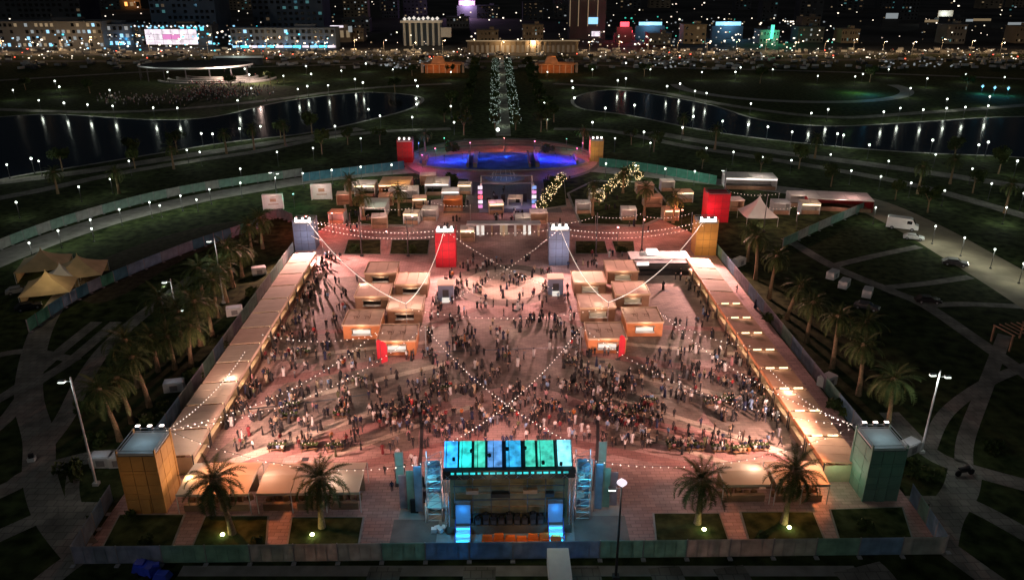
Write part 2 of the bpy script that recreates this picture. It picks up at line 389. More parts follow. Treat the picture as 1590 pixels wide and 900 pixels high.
for sx in (-1, 1):
    cx = 2 + sx * 33
    sheet('paving_field', smooth_line([(cx - 6, 118), (cx + 6, 118), (cx + 7, 150), (cx - 7, 150)], 4, True), .0595, 'paving_taupe')
    sheet('paving_field', smooth_line([(cx - 4, 94), (cx + 5, 90), (cx + 8, 104), (cx - 2, 108)], 5, True), .061, 'paving_taupe')
    sheet('paving_field', smooth_line([(cx + sx * 2 - 5, 84), (cx + sx * 2 + 4, 84), (cx + sx * 2 + 3, 92), (cx + sx * 2 - 3, 93)], 5, True), .0625, 'paving_taupe')
    for k, (x0, y0, x1, y1, wd) in enumerate(((8, 108, 38, 86, 1.6), (10, 114, 42, 98, 1.3), (6, 100, 34, 81, 1.0), (14, 122, 40, 116, 1.2))):
        ribbon('paving_band', [(2 + sx * x0, y0), (2 + sx * x1, y1)], wd, .070 + .002 * k, 'paving_pale', False)
for sx in (-1, 1):
    for k, (x0, y0, x1, y1, wd) in enumerate(((9, 101, 39, 84, 2.2), (12, 118, 41, 107, 2.4), (4, 92, 24, 84, 1.8), (16, 128, 40, 126, 1.8), (6, 136, 14, 128, 1.6))):
        ribbon('paving_band', [(2 + sx * x0, y0), (2 + sx * x1, y1)], wd, .0666 + .0012 * k, 'paving_rose', False)
rr = random.Random(31)
for k in range(16):     # drains and covers let into the paving
    x, y = rr.uniform(-36, 38), rr.uniform(84, 156)
    struct(MB().box((x, y, .0), (.9, .9, .0835), rr.choice([0, .78])).build('drain_cover', 'darksteel'))
for k, (xa, ya, xb, yb) in enumerate(((-10, 79.5, -13, 108), (12, 79.5, 15, 108), (-13, 118, 14, 119.5), (-37, 100, -20, 104), (40, 96, 29, 104))):
    ribbon('cable_ramp', [(xa, ya), ((xa + xb) / 2 + .8, (ya + yb) / 2), (xb, yb)], .45, .0895, 'darksteel')
sheet('concrete_apron', [(-12, 68.4), (15, 68.4), (14.5, 83), (-11.5, 83)], .074, 'concrete')
sheet('dark_slab', GP([(612, 806), (682, 806), (676, 846), (604, 846)], .08), .08, 'slab')
sheet('dark_slab', GP([(890, 800), (970, 800), (980, 846), (893, 846)], .08), .08, 'slab')
# lawn plots: raised beds with a kerb
def lawn_plot(px, m='lawn'):
    pts = GP(px, .1)
    c = (sum(p[0] for p in pts) / len(pts), sum(p[1] for p in pts) / len(pts))
    inn = [(c[0] + (p[0] - c[0]) * .95, c[1] + (p[1] - c[1]) * .93) for p in pts]
    struct(MB().prism(pts, .0, .14).build('lawn_kerb', 'concrete')); struct(MB().prism(inn, .1, .20).build('lawn', m))
    return pts
PLOTS = []
for q in ([(185, 798), (288, 798), (268, 849), (158, 849)], [(318, 800), (418, 800), (414, 849), (297, 849)], [(452, 802), (566, 802), (558, 846), (444, 849)],
          [(1013, 796), (1118, 796), (1134, 842), (1018, 842)], [(1148, 794), (1264, 794), (1282, 838), (1162, 841)], [(1287, 790), (1402, 786), (1418, 835), (1302, 838)],
          [(540, 372), (592, 372), (592, 395), (533, 395)], [(608, 372), (668, 372), (665, 395), (604, 395)], [(893, 374), (940, 374), (945, 394), (893, 394)], [(950, 374), (984, 374), (986, 392), (956, 392)],
          [(530, 300), (560, 285), (640, 285), (668, 330), (640, 352), (540, 350)], [(880, 300), (920, 280), (1010, 282), (1050, 330), (1000, 352), (900, 350)],
          [(690, 275), (728, 278), (722, 325), (690, 325)], [(842, 278), (876, 275), (880, 320), (848, 325)]):
    PLOTS.append(lawn_plot(q))
def blob(px, z=.06, m='lawn', name='lawn'):
    PZ[0] += 1; return sheet(name, smooth_line(GP(px), 6, True), .004 + .0015 * (PZ[0] % 9), m)
blob([(85, 735), (110, 715), (190, 712), (190, 770), (150, 785), (92, 785)])
blob([(112, 800), (130, 792), (160, 795), (150, 812), (120, 815)])
blob([(1400, 715), (1460, 712), (1480, 735), (1470, 765), (1410, 772)])
blob([(1404, 782), (1440, 780), (1450, 795), (1420, 806)])
blob([(230, 640), (330, 500), (440, 385), (450, 400), (360, 510), (255, 665), (215, 700)])
blob([(1125, 400), (1200, 420), (1290, 520), (1370, 640), (1330, 660), (1240, 540)])
blob([(0, 330), (150, 300), (330, 270), (430, 262), (400, 275), (200, 312), (0, 372)], .045)
blob([(110, 430), (230, 375), (350, 345), (420, 350), (300, 395), (160, 470)], .045, 'soil', 'bare_ground')
blob([(1230, 380), (1340, 350), (1400, 365), (1300, 400)], .045)
blob([(1330, 420), (1440, 390), (1500, 415), (1390, 440)], .045)
blob([(1400, 455), (1510, 440), (1570, 465), (1450, 470)], .045)
# sunken basin behind the plaza, blue lamplight partly put into its floor, pink arc walk round it
BC = (2.5, 259)
sheet('arc_walk', [(BC[0] + 34 * math.cos(i * PI / 30), BC[1] + 6 + 36 * math.sin(i * PI / 30)) for i in range(60)], .058, 'paving_grey')
sheet('red_walk', [(BC[0] + 33 * math.cos(i * PI / 30), BC[1] + 6 + 33 * math.sin(i * PI / 30)) for i in range(60)], .066, 'paving_pink')
bas = [(BC[0] + 29 * math.cos(i * PI / 30), BC[1] + (15 if i < 30 else 12) * math.sin(i * PI / 30)) for i in range(60)]
struct(MB().prism(bas, .0, .45).build('basin_kerb', 'concrete'))
sheet('basin_floor', [(BC[0] + (p[0] - BC[0]) * .97, BC[1] + (p[1] - BC[1]) * .95) for p in bas], .47, 'tile_blue_lit')
for k in range(4): ring('terrace_step', (2.5, 268 + k * 3.2), 32 - k * 1.2, 14 + k * 2.6, 1.1, PI * .06, PI * .94, .10 + .004 * k, ('paving_rose', 'slab')[k % 2])
for k, x_ in enumerate((-24, -9.5, -7, 11, 13.5, 27)):
    struct(MB().box((BC[0] + x_ - 2, BC[1] + 1, .4), (.7 if k % 2 else 1.3, 20 if abs(x_) < 20 else 11, 1.5)).build('light_divider', 'slab'))  # dividers added to split the blue light into patches
ring('arc_terrace', (2.5, 262), 33, 26, 3, PI * .05, PI * .95, .09, 'concrete')

# ------------------------------------------------------------------ fences
def fence(label, pts, step, h, mats, postm='steel', thick=.06, group='printed cloth fences round the event', parts=True):
    """pts: ground line; every cloth panel and every post is a part"""
    t = thing('fence', label, 'fence', (pts[0][0], pts[0][1], 0), 0, group)
    ox, oy = pts[0]
    seg = []
    for a, b_ in zip(pts[:-1], pts[1:]):
        L = math.hypot(b_[0] - a[0], b_[1] - a[1]); n = max(1, round(L / step))
        for i in range(n):
            seg.append(((a[0] + (b_[0] - a[0]) * i / n, a[1] + (b_[1] - a[1]) * i / n), (a[0] + (b_[0] - a[0]) * (i + 1) / n, a[1] + (b_[1] - a[1]) * (i + 1) / n)))
    cache = {}
    for i, (a, b_) in enumerate(seg):
        L = math.hypot(b_[0] - a[0], b_[1] - a[1]); rz = math.atan2(b_[1] - a[1], b_[0] - a[0])
        mt = mats[(i // 2 + i * 3 // 7) % len(mats)]
        k = (round(L, 2), mt)
        if k not in cache:
            mb = MB()
            n_ = 4
            mb.box((L / 2, 0, .08), (L - .10, thick, h - .12)); mb.box((L / 2, 0, h), (L, .07, .06)); mb.box((L / 2, 0, .02), (L, .07, .05))
            for q in range(1, n_): mb.box((L * q / n_, 0, .06), (.05, .1, h - .08))
            cache[k] = mb.mesh('panel', mt)
        put('panel', cache[k], t, (a[0] - ox, a[1] - oy, 0), rz)
        if 'p' not in cache: cache['p'] = MB().box((0, 0, 0), (.12, .14, h + .12)).box((0, -.45, 0), (.5, .5, .12)).mesh('post', postm)
        put('post', cache['p'], t, (a[0] - ox, a[1] - oy, 0), rz)
    return t
SC = ['screen_cloth_%d' % i for i in range(6)]
fence('long front fence of blue, green and grey cloth panels nearest the camera', [(-46.4, 68), (49.6, 67.4)], 4.9, 2.3, [SC[0], SC[1], SC[1], SC[2], SC[4], SC[2], SC[1], SC[3], SC[2]])
fence('short slanting blue fence at the lower left corner beside the orange tower', [(-46.5, 68.2), (-47.2, 79)], 2.6, 2.3, [SC[0], SC[3]])
fence('short slanting green and blue fence at the lower right corner beside the green tower', [(49.8, 67.6), (50.6, 77)], 2.6, 2.3, [SC[3], SC[1]])
fence('long dark fence behind the left row of stalls', [(-46.7, 90), (-46.7, 170)], 5, 2.4, [SC[3], SC[2], SC[5], SC[1]])
fence('long dark fence behind the right row of stalls', [(50.7, 84), (50.7, 167)], 5, 2.4, [SC[0], SC[3], SC[1], SC[5]])
def line(px): return smooth_line(GP(px), 4)
fence('curved blue and green fence right of the beige peaked tents', line([(45, 515), (120, 465), (200, 428), (300, 388), (360, 368), (405, 352)]), 5, 2.3, ['screen_cloth_7', 'screen_cloth_6', SC[3], 'screen_cloth_6', SC[0]])
fence('curved pale fence along the left promenade lamps', line([(-40, 408), (0, 388), (80, 357), (160, 332), (240, 311), (320, 295), (400, 283), (470, 273)]), 5, 2.4, [SC[2], SC[1], SC[1]])
fence('curved blue fence running up to the red gate tower', line([(470, 282), (530, 274), (580, 268), (628, 262)]), 5, 2.6, ['screen_cloth_6'])
fence('green fence right of the yellow gate tower', line([(930, 258), (990, 265), (1050, 275), (1112, 287)]), 5, 2.8, ['screen_cloth_7'])
fence('green slanting fence between the dark palms and the white van', line([(1215, 384), (1270, 358), (1340, 327)]), 5, 2.3, [SC[1], SC[2]])
fence('dim fence outside the upper part of the left stalls', line([(400, 350), (430, 338), (455, 345)]), 5, 2.3, [SC[5]])

# ------------------------------------------------------------------ stalls of the two long rows
def stall(x0, x1, y0, y1, side, label, roofm, lit, group):
    """side +1: opens to +x"""
    cx, cy = (x0 + x1) / 2, (y0 + y1) / 2; W, D = x1 - x0, y1 - y0
    t = thing('market_stall', label, 'stall', (cx, cy, 0), 0, group)
    b = MB(); n = 3   # roof of three cloth bays, slightly pitched to the back
    for i in range(n):
        ya = -D / 2 + .12 + i * (D - .24) / n; yb = ya + (D - .24) / n - .06
        s = -side
        xi, xo = side * W / 2, -side * W / 2
        b.v += [(xi, ya, 3.1), (xi, yb, 3.1), (xo, yb, 2.75), (xo, ya, 2.75), (xi, ya, 3.0), (xi, yb, 3.0), (xo, yb, 2.65), (xo, ya, 2.65)]
        k = len(b.v) - 8
        for q in ((0, 1, 2, 3), (7, 6, 5, 4), (0, 4, 5, 1), (1, 5, 6, 2), (2, 6, 7, 3), (3, 7, 4, 0)): b.f.append(tuple(k + j for j in q)); b.m.append(0)
    b.build('roof', roofm, t)
    MB().box((-side * (W / 2 - .15), 0, 0), (.1, D - .3, 2.6)).build('back_wall', 'ply', t)
    MB().box((0, -D / 2 + .18, 0), (W - .5, .08, 2.55)).build('side_wall', 'ply', t)
    MB().box((side * (W / 2 - .5), 0, 0), (.6, D - 1.2, 1.0), 0, 0, 1).build('counter', ['ply_dark', 'ply'], t)
    MB().box((side * (W / 2 + .05), 0, 2.55), (.08, D - .3, .55)).build('fascia', 'ply_orange' if side < 0 else 'canvas', t)
    for sy in (-1, 1):
        MB().box((side * (W / 2 - .12), sy * (D / 2 - .2), 0), (.12, .12, 2.95)).build('post', 'darksteel', t)
    m = MB()
    for i in range(5): m.box((-side * W * .1, -D * .35 + i * D * .17, 0), (.5 + .3 * (i % 2), .5, .7 + .35 * ((i * 7) % 3)), .1 * i)
    m.build('goods', 'wood', t)
    MB().box((side * (W / 2 - .5), 0, 2.45), (.1, D - 1.5, .08)).build('lamp_strip', 'strip_warm', t)
    if lit:
        for s in (-.5, .5):
            q = MB().box((s * W * .42, D / 2 - .02, 3.02), (W * .26, .22, .16))
            for j in range(3): q.box((s * W * .42 + (j - 1) * W * .1, D / 2 - .12, 3.16), (W * .05, .2, .1))
            q.build('sign_light', 'strip_warm', t)
        light('POINT', 'sign_lamp', (0, D / 2 - .25, 3.5), 16, (1, .75, .55), t, .15)
    light('POINT', 'stall_lamp', (side * (W / 2 - .9), 0, 2.2), 130, (1, .64, .42), t, .2)
    return t
roofL = ['canvas', 'canvas', 'canvas_pale', 'canvas', 'canvas_pale', 'canvas', 'canvas_pale', 'canvas_pale', 'canvas_pale', 'canvas', 'canvas_pale', 'canvas']
N = 12
for i in range(N):
    y0 = 84.0 + i * 6.45
    w_ = 5.5 - i * .05
    far = N - 1 - i
    lab = ('cream' if roofL[i] == 'canvas_pale' else 'beige') + ' cloth roofed stall, %s from the near end of the left row' % ordn(i)
    stall(-44.4, -44.4 + w_, y0, y0 + 6.25, 1, lab, roofL[i], False, 'stalls in the left row')
for i in range(N):
    y0 = 80.5 + i * 6.3
    rust = i < 9
    lab = ('rust brown' if rust else 'cream') + ' roofed stall%s, %s from the near end of the right row' % (' with lit sign' if i < 8 else '', ordn(i))
    stall(41.0, 46.0, y0, y0 + 6.1, -1, lab, 'canvas_rust' if rust else 'canvas_pale', i < 8, 'stalls in the right row')

# near tents at both sides of the stage
def near_tent(x0, x1, y0, y1, label, bays, dirty):
    cx, cy = (x0 + x1) / 2, (y0 + y1) / 2; W, D = x1 - x0, y1 - y0
    t = thing('food_tent', label, 'tent', (cx, cy, 0), 0, 'long tents beside the stage')
    for i in range(bays):
        bw = W / bays; bx = -W / 2 + (i + .5) * bw
        m = MB(); e = bw / 2 - .05
        zr = 3.9; ze = 3.0
        A = [(bx - e, -D / 2, ze), (bx + e, -D / 2, ze), (bx + e, D / 2, ze), (bx - e, D / 2, ze)]
        m.poly([A[0], A[1], (bx + e, 0, zr - .5), (bx - e, 0, zr - .5)]); m.poly([(bx - e, 0, zr - .5), (bx + e, 0, zr - .5), A[2], A[3]])
        m.poly([A[0], (bx - e, 0, zr - .5), A[3]]); m.poly([A[1], A[2], (bx + e, 0, zr - .5)])
        m.box((bx, -D / 2, ze - .35), (2 * e, .05, .35)).box((bx, D / 2, ze - .35), (2 * e, .05, .35))
        m.build('roof_bay', 'canvas' if (i + dirty) % 3 else 'canvas_pale', t)
        MB().box((bx, -D / 2 + .8, 0), (bw - .8, .5, 1.0)).build('counter', 'ply_dark', t)
    for i in range(bays + 1):
        for s in (-1, 1): MB().tube((-W / 2 + i * W / bays, s * (D / 2 - .05), 0), (-W / 2 + i * W / bays, s * (D / 2 - .05), 3.0), .06).build('pole', 'offwhite', t)
    MB().box((0, D * .2, 0), (W - .3, .08, 2.6)).build('back_wall', 'ply_dark', t)
    m = MB()
    for i in range(int(W)): m.box((-W / 2 + .6 + i, -D * .1 + .5 * ((i * 5) % 3) / 3, 0), (.6, .6, .5 + .5 * ((i * 3) % 4) / 3), i)
    m.build('crates', 'wood', t)
    light('POINT', 'tent_lamp', (0, D * .35, 2.4), 150, (1, .65, .4), t, .2)
    light('POINT', 'tent_lamp', (-W * .3, -D * .4, 2.3), 9, (1, .65, .4), t, .2)
    return t
near_tent(-38.0, -29.5, 76.0, 82.3, 'orange lit tent right of the orange tower', 2, 0)
near_tent(-28.6, -16.4, 76.0, 82.0, 'long orange lit tent behind the two left palms', 3, 1)
near_tent(27.2, 33.0, 76.4, 81.0, 'cream tent behind the leftmost palm right of the stage', 1, 0)
near_tent(33.5, 40.0, 76.2, 81.0, 'cream tent between the right palm and the end of the right row', 2, 1)

# ------------------------------------------------------------------ wooden kiosks, checkerboard clusters
def kiosk(x, y, label, orange, printed, crowdroof=False):
    W = D = 6.35; H = 2.75
    t = thing('kiosk', label, 'kiosk', (x + W / 2, y + D / 2, 0), 0, 'wooden kiosks in two checkerboard clusters')
    wm = 'ply_orange' if orange else 'ply_dark'
    m = MB()
    m.box((0, D / 2 - .1, 0), (W, .2, H)); m.box((-W / 2 + .1, 0, 0), (.2, D - .42, H)); m.box((W / 2 - .1, 0, 0), (.2, D - .42, H))
    yf = -D / 2 + .1
    m.box((-W / 2 + .75, yf, 0), (1.5, .2, H)); m.box((W / 2 - .75, yf, 0), (1.5, .2, H)); m.box((0, yf, 0), (W - 3.0, .2, 1.0)); m.box((0, yf, 2.2), (W - 3.0, .2, H - 2.2))
    m.build('wall', wm, t)
    for i in range(3): MB().box((-W / 3 + i * W / 3, 0, H), (W / 3 - .06, D + .3, .12 + .015 * (i % 2))).build('roof_panel', 'ply' if printed else 'canvas', t)
    e = MB().box((0, -D / 2 - .13, H - .12), (W + .3, .08, .34)).box((0, D / 2 + .13, H - .12), (W + .3, .08, .34)).box((-W / 2 - .13, 0, H - .12), (.08, D + .1, .34)).box((W / 2 + .13, 0, H - .12), (.08, D + .1, .34))
    e.build('edge_trim', 'ply', t)
    if printed:
        q = MB()
        for k in range(2):
            bx = -1.1 + k * 2.0
            for a, b_, c_, d_ in ((-.6, .5, 1.2, .16), (-.6, -.2, .18, 1.2), (.35, .1, .18, 1.5), (0, -.7, .9, .16), (-.1, .1, .5, .3)):
                q.box((bx + a * .8, b_ * .8, H + .137), (c_ * .7, d_, .006))
        q.build('roof_print', 'printed', t)
    MB().box((0, -D / 2 - .25, .98), (W - 3.0, .7, .08)).build('counter', 'offwhite', t)
    MB().box((0, -D / 2 - .35, 2.15), (W - 2.9, .7, .05)).build('awning', 'canvas_pale', t)
    MB().box((0, -D / 2 + .24, 1.05), (W - 3.3, .1, 1.0)).build('menu_board', 'led_screen' if orange else 'win_warm', t) if orange or (int(x * 7) % 2) else None
    light('POINT', 'kiosk_lamp', (0, -D / 2 - 1.1, 2.4), 80, (1, .64, .45), t, .2)
    return t
rowname = ['nearest the stage', 'one step back', 'in the third rank', 'in the fourth rank', 'in the fifth rank', 'farthest from the stage']
Ys = [117, 123.4, 129.9, 136.2, 142.2, 148.5]
for i, y in enumerate(Ys):
    kiosk((-20 if i % 2 == 0 else -26.9), y, ('printed roof' if i < 2 else 'plain pale roof') + ' wooden kiosk of the left cluster, ' + rowname[i], i < 2, i < 2)
    kiosk((15.6 if i % 2 == 0 else 23.1), y, ('printed roof' if i < 2 else 'plain pale roof') + ' wooden kiosk of the right cluster, ' + rowname[i], i < 2, i < 2)
def feather(x, y, label, m='red', h=4.6):
    t = thing('feather_flag', label, 'flag', (x, y, 0), RND.uniform(-.2, .2), 'tall feather flags')
    MB().tube((0, 0, 0), (0, 0, h), .05, .03).box((0, 0, 0), (.8, .8, .08)).build('pole', 'darksteel', t)
    p = [(.06, .5), (.1, h), (.45, h + .25), (.95, h - .1), (1.15, h - .9), (1.1, .9)]
    q = MB(); q.v = [(a, -.03, b_) for a, b_ in p] + [(a, .03, b_) for a, b_ in p]; k = len(p)
    q.f = [tuple(range(k)), tuple(reversed(range(k, 2 * k)))] + [(i, i + k, (i + 1) % k + k, (i + 1) % k) for i in range(k)]; q.m = [0] * len(q.f)
    q.build('sail', m, t)
x, y = G(597, 568); feather(x - .5, y, 'tall red feather flag in front of the left kiosks', h=4.3)
x, y = G(592, 566); feather(x - .8, y + 1, 'second red feather flag just left of the left kiosk flag', h=3.9)
x, y = G(964, 558); feather(x - .5, y, 'tall red feather flag in front of the right kiosks', h=4.3)
for i, (px, py) in enumerate(((693, 450), (862, 440))):
    x, y = G(px, py + 14)
    t = thing('booth', 'dark blue booth cube at the %s edge of the pale paving disc' % ('left', 'right')[i], 'booth', (x, y, 0))
    MB().box((0, 0, 0), (3.0, 2.6, 3.4)).build('body', 'tower_blue', t); MB().box((0, 0, 3.4), (3.3, 2.9, .2)).build('roof', 'canvas', t)
    MB().box((0, -1.34, .3), (1.2, .06, 2.2)).build('door', 'darksteel', t)
    MB().box((0, -1.7, .0), (1.4, .6, .9)).build('display_case', 'led_screen', t)

# ------------------------------------------------------------------ cube towers with floodlights
PAN = {}
def tower(x, y, W, D, H, wm, label, flood=None, roofm='offwhite', fl_e=0, fl_col=(1, .8, .7), ptop=True, tgt=None):
    t = thing('tower', label, 'tower', (x, y, 0), 0, 'cube towers at the corners and gates')
    MB().box((0, 0, 0), (W - .12, D - .12, H - .3)).build('core', 'darksteel', t)
    nz = 4; hz = (H - .32) / nz
    for ax in range(4):      # cladding boards with open joints
        L_ = W if ax % 2 == 0 else D; nx = 3; off = (D if ax % 2 == 0 else W) / 2 - .03
        for i in range(nx):
            for j in range(nz):
                k_ = (round(L_, 2), round(hz, 2), wm, (i * 5 + j * 3) % 3)
                if k_ not in PAN: PAN[k_] = MB().box((0, 0, .03), (L_ / nx - .07, .06 + .02 * k_[3], hz - .06)).mesh('wall_panel', wm)
                a_ = ax * PI / 2; lx = -L_ / 2 + (i + .5) * L_ / nx
                put('wall_panel', PAN[k_], t, (lx * math.cos(a_) + off * math.sin(a_), lx * math.sin(a_) - off * math.cos(a_), j * hz), a_)
    for s in (-1, 1):
        for e in (-1, 1): MB().box((s * (W / 2 + .03), e * (D / 2 - .1), 0), (.14, .3, H + .5)).build('corner_post', wm, t)
    for f in (.33, .66): MB().box((0, -D / 2 - .03, H * f), (W, .08, .1)).build('wall_batten', wm, t)
    MB().box((0, 0, H - .3), (W - .2, D - .2, .25)).build('roof', roofm, t)
    r = MB()
    for s in (-1, 1):
        r.box((0, s * D / 2, H + .0), (W, .08, .1)); r.box((s * W / 2, 0, H + .0), (.08, D, .1)); r.box((0, s * D / 2, H + .45), (W, .06, .06)); r.box((s * W / 2, 0, H + .45), (.06, D, .06))
    r.build('railing', 'steel', t)
    if H > 8.3 and wm == 'tower_orange' or wm == 'tower_green': MB().box((0, -D / 2 - .08, 0), (1.0, .08, 2.1)).build('door', wm, t)
    if flood:
        for k in range(3):
            f = MB().box((0, 0, 0), (.5, .3, .5)).build('floodlight', 'darksteel', t, (-W / 3 + k * W / 3, flood * (D / 2 - .3), H + .5))
            MB().box((0, flood * .17, .05), (.44, .04, .4)).build('lens', 'flood', f)
            MB().box((0, 0, .5), (.46, .34, .04)).build('hood', 'flood', f)
    return t
# near pair
tl = tower(-41.9, 78.8, 4.3, 4.8, 8.4, 'tower_orange', 'orange lit cube tower at the lower left corner', 1, 'offwhite')
tr = tower(46.7, 79.0, 4.1, 4.6, 7.6, 'tower_green', 'green lit cube tower at the lower right corner', 1, 'offwhite')
# far row
t1 = tower(-44.2, 172.8, 4.6, 4.0, 6.8, 'tower_blue', 'pale blue cube tower at the far end of the left row', -1)
t2 = tower(-10.9, 160.8, 4.2, 3.6, 8.2, 'red', 'red cube tower left of the far entrance', -1)
t3 = tower(13.9, 161.4, 4.2, 3.6, 8.3, 'tower_blue', 'grey blue cube tower right of the far entrance', -1)
t4 = tower(47.8, 167.2, 4.6, 4.0, 8.0, 'tower_orange', 'golden cube tower at the far end of the right row', -1)
t5 = tower(57.2, 192.5, 5.6, 4.6, 7.6, 'red', 'red cube tower behind the golden tower', None, 'red')
t6 = tower(-30.4, 262, 5.0, 4.6, 7.4, 'red_dark', 'red gate tower left of the blue basin', -1)
t7 = tower(34.6, 262, 4.2, 4.6, 7.4, 'tower_orange', 'yellow gate tower right of the blue basin', -1)
for t_, q in ((t1, 7.2), (t2, 8.7), (t3, 8.8), (t4, 8.5)):
    c = Vector(t_.location)
    MB().box((0, -1.86, q - .35), (3.6, .1, .5)).build('light_bar', 'flood', t_)
PINK = (1, .47, .41)
WARM = (1, .53, .43)
def flood(t_, off, e, col, tgt, size=120, rad=.5):
    o = light('SPOT', 'flood_lamp', off, e, col, t_, rad, None, size, .6); d = Vector(tgt) - Vector(t_.location) - Vector(off); o.rotation_euler = d.to_track_quat('-Z', 'Y').to_euler()
FE = 4.0
flood(t1, (0, -2.6, 8.2), 21000 * FE, PINK, (-22, 118, 0)); flood(t2, (0, -2.4, 9.8), 11000 * FE, PINK, (-8, 104, 0))
flood(t3, (0, -2.4, 9.8), 11000 * FE, PINK, (10, 104, 0)); flood(t4, (0, -2.6, 9.4), 21000 * FE, PINK, (24, 118, 0))
flood(tl, (1.8, 3.3, 10.0), 14000 * FE, WARM, (-8, 112, 0), 95); flood(tr, (-1.6, 3.2, 9.4), 14000 * FE, WARM, (10, 112, 0), 95)
flood(tl, (3.2, .5, 10.2), 9000, (1, .30, .08), (-24, 80, 0), 90); flood(tr, (-3.0, .5, 9.6), 8000, (1, .34, .12), (30, 80, 0), 90)
flood(tl, (2.4, 3.4, 10.2), 34000, (1, .55, .42), (-42, 122, 3), 34); flood(tr, (-2.0, 3.4, 9.6), 9000, (1, .5, .35), (44, 122, 3), 30)
# wall washers in front of each tower; added bluish roof lamps stand for floodlight spill
def washer(t_, off, e, col): light('POINT', 'wash_lamp', off, e, col, t_, .3)
washer(tl, (-1, -6, 5.5), 45, (1, .55, .2)); washer(tl, (4.6, 0, 3.5), 260, (1, .6, .3)); washer(tl, (0, 0, 10.2), 60, (.5, .8, 1))
washer(tr, (-4.2, 0, 3.0), 110, (.6, 1, .6)); washer(tr, (.5, -6, 5.5), 16, (.15, .8, .5)); washer(tr, (0, 0, 9.4), 60, (.6, .9, 1))
washer(t1, (.5, -5, 4), 260, (.75, .8, 1)); washer(t2, (0, -5, 4), 330, (1, .25, .25)); washer(t3, (0, -5, 4), 300, (.75, .8, 1)); washer(t4, (-.5, -5, 4), 330, (1, .65, .25))
washer(t5, (-2, -5, 4), 420, (1, .12, .2)); washer(t6, (2, -5.5, 5), 240, (1, .1, .12)); washer(t7, (-2, -5.5, 4), 220, (1, .75, .1))

# ------------------------------------------------------------------ stage seen from behind
ST = thing('stage', 'concert stage seen from behind with cyan, green and violet panels on top', 'stage', (1.3, 75, 0))
W, D = 14.4, 6.4; RZ = -D / 2
MB().box((0, 0, 0), (W, D, 1.2)).build('deck', 'deck', ST)
for sx in (-1, 1):
    for sy in (-1, 1):
        q = MB(); hx = 7.6
        for a in (-.22, .22):
            for b_ in (-.22, .22): q.tube((sx * (W / 2 - .1) + a, sy * (D / 2 - .2) + b_, 1.2), (sx * (W / 2 - .1) + a, sy * (D / 2 - .2) + b_, hx), .035, n=4)
        for k in range(11): q.tube((sx * (W / 2 - .1) - .22, sy * (D / 2 - .2) - .22, 1.3 + k * .55), (sx * (W / 2 - .1) + .22, sy * (D / 2 - .2) + .22, 1.85 + k * .55), .025, n=4)
        q.build('truss_leg', 'truss', ST)
MB().box((0, RZ + .1, 7.75), (W + .4, .5, 1.15)).build('rear_fascia', 'darksteel', ST)
for k in range(18): MB().box((-W / 2 + .9 + k * (W - 1.8) / 17, RZ - .18, 8.45), (.55 if k % 4 else .35, .1, .22)).build('fascia_light', 'p_edge', ST)
q = MB()
for k in range(12): q.tube((-W / 2 + k * W / 11, RZ - .2, 7.8), (-W / 2 + (k + .5) * W / 11, RZ - .2, 8.4), .03, n=4).tube((-W / 2 + (k + .5) * W / 11 - .6, RZ - .2, 8.4), (-W / 2 + (k + .5) * W / 11, RZ - .2, 7.8), .03, n=4)
q.build('fascia_lattice', 'truss', ST)
MB().box((0, RZ + 1.5, 1.2), (W - .9, .08, 6.4)).build('scrim', 'scrim', ST)
for k in range(6): MB().box((0, RZ + .9, 2.2 + k * .95), (W - 1.6, .08, .10)).build('scaffold_rail', 'wood' if k % 2 else 'darksteel', ST)
for k in range(7): MB().tube((-W / 2 + 1 + k * 2.07, RZ + .7, 1.2), (-W / 2 + 1 + k * 2.07, RZ + .7, 7.7), .05, n=5).build('scaffold_post', 'darksteel', ST)
for k, (x_, w_) in enumerate(((-4.2, 1.4), (-1.0, 2.2), (2.4, 1.6), (4.6, 1.0))): MB().box((x_, RZ + .8, 5.2 - .5 * (k % 2)), (w_, .6, .5)).build('hung_gear', ('ply_dark', 'black')[k % 2], ST)
# leaning roof panels, the coloured stage light on them put in as emission
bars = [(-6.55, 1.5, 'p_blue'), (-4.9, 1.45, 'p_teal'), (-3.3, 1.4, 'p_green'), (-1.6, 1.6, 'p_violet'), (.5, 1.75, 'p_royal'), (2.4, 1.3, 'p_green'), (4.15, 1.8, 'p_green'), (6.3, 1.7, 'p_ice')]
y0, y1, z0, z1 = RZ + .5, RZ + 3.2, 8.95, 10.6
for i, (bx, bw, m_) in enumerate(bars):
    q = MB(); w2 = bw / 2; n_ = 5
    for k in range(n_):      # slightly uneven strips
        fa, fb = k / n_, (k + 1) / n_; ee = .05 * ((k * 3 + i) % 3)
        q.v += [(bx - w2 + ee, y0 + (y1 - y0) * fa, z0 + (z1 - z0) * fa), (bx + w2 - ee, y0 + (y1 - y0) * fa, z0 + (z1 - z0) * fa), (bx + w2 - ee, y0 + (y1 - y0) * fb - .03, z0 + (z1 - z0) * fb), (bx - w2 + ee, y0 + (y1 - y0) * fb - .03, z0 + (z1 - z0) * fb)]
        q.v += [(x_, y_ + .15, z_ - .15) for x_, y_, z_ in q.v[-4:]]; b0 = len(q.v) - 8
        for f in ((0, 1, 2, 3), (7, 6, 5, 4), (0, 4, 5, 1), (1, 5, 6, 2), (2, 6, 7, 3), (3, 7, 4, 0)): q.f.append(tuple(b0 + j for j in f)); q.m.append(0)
    q.build('glow_panel', m_, ST)
q = MB()
for k in range(9):
    bx = -W / 2 + .15 + k * (W - .3) / 8
    q.tube((bx, y0 - .1, z0), (bx, y1 + .2, z1 + .1), .04, n=4)
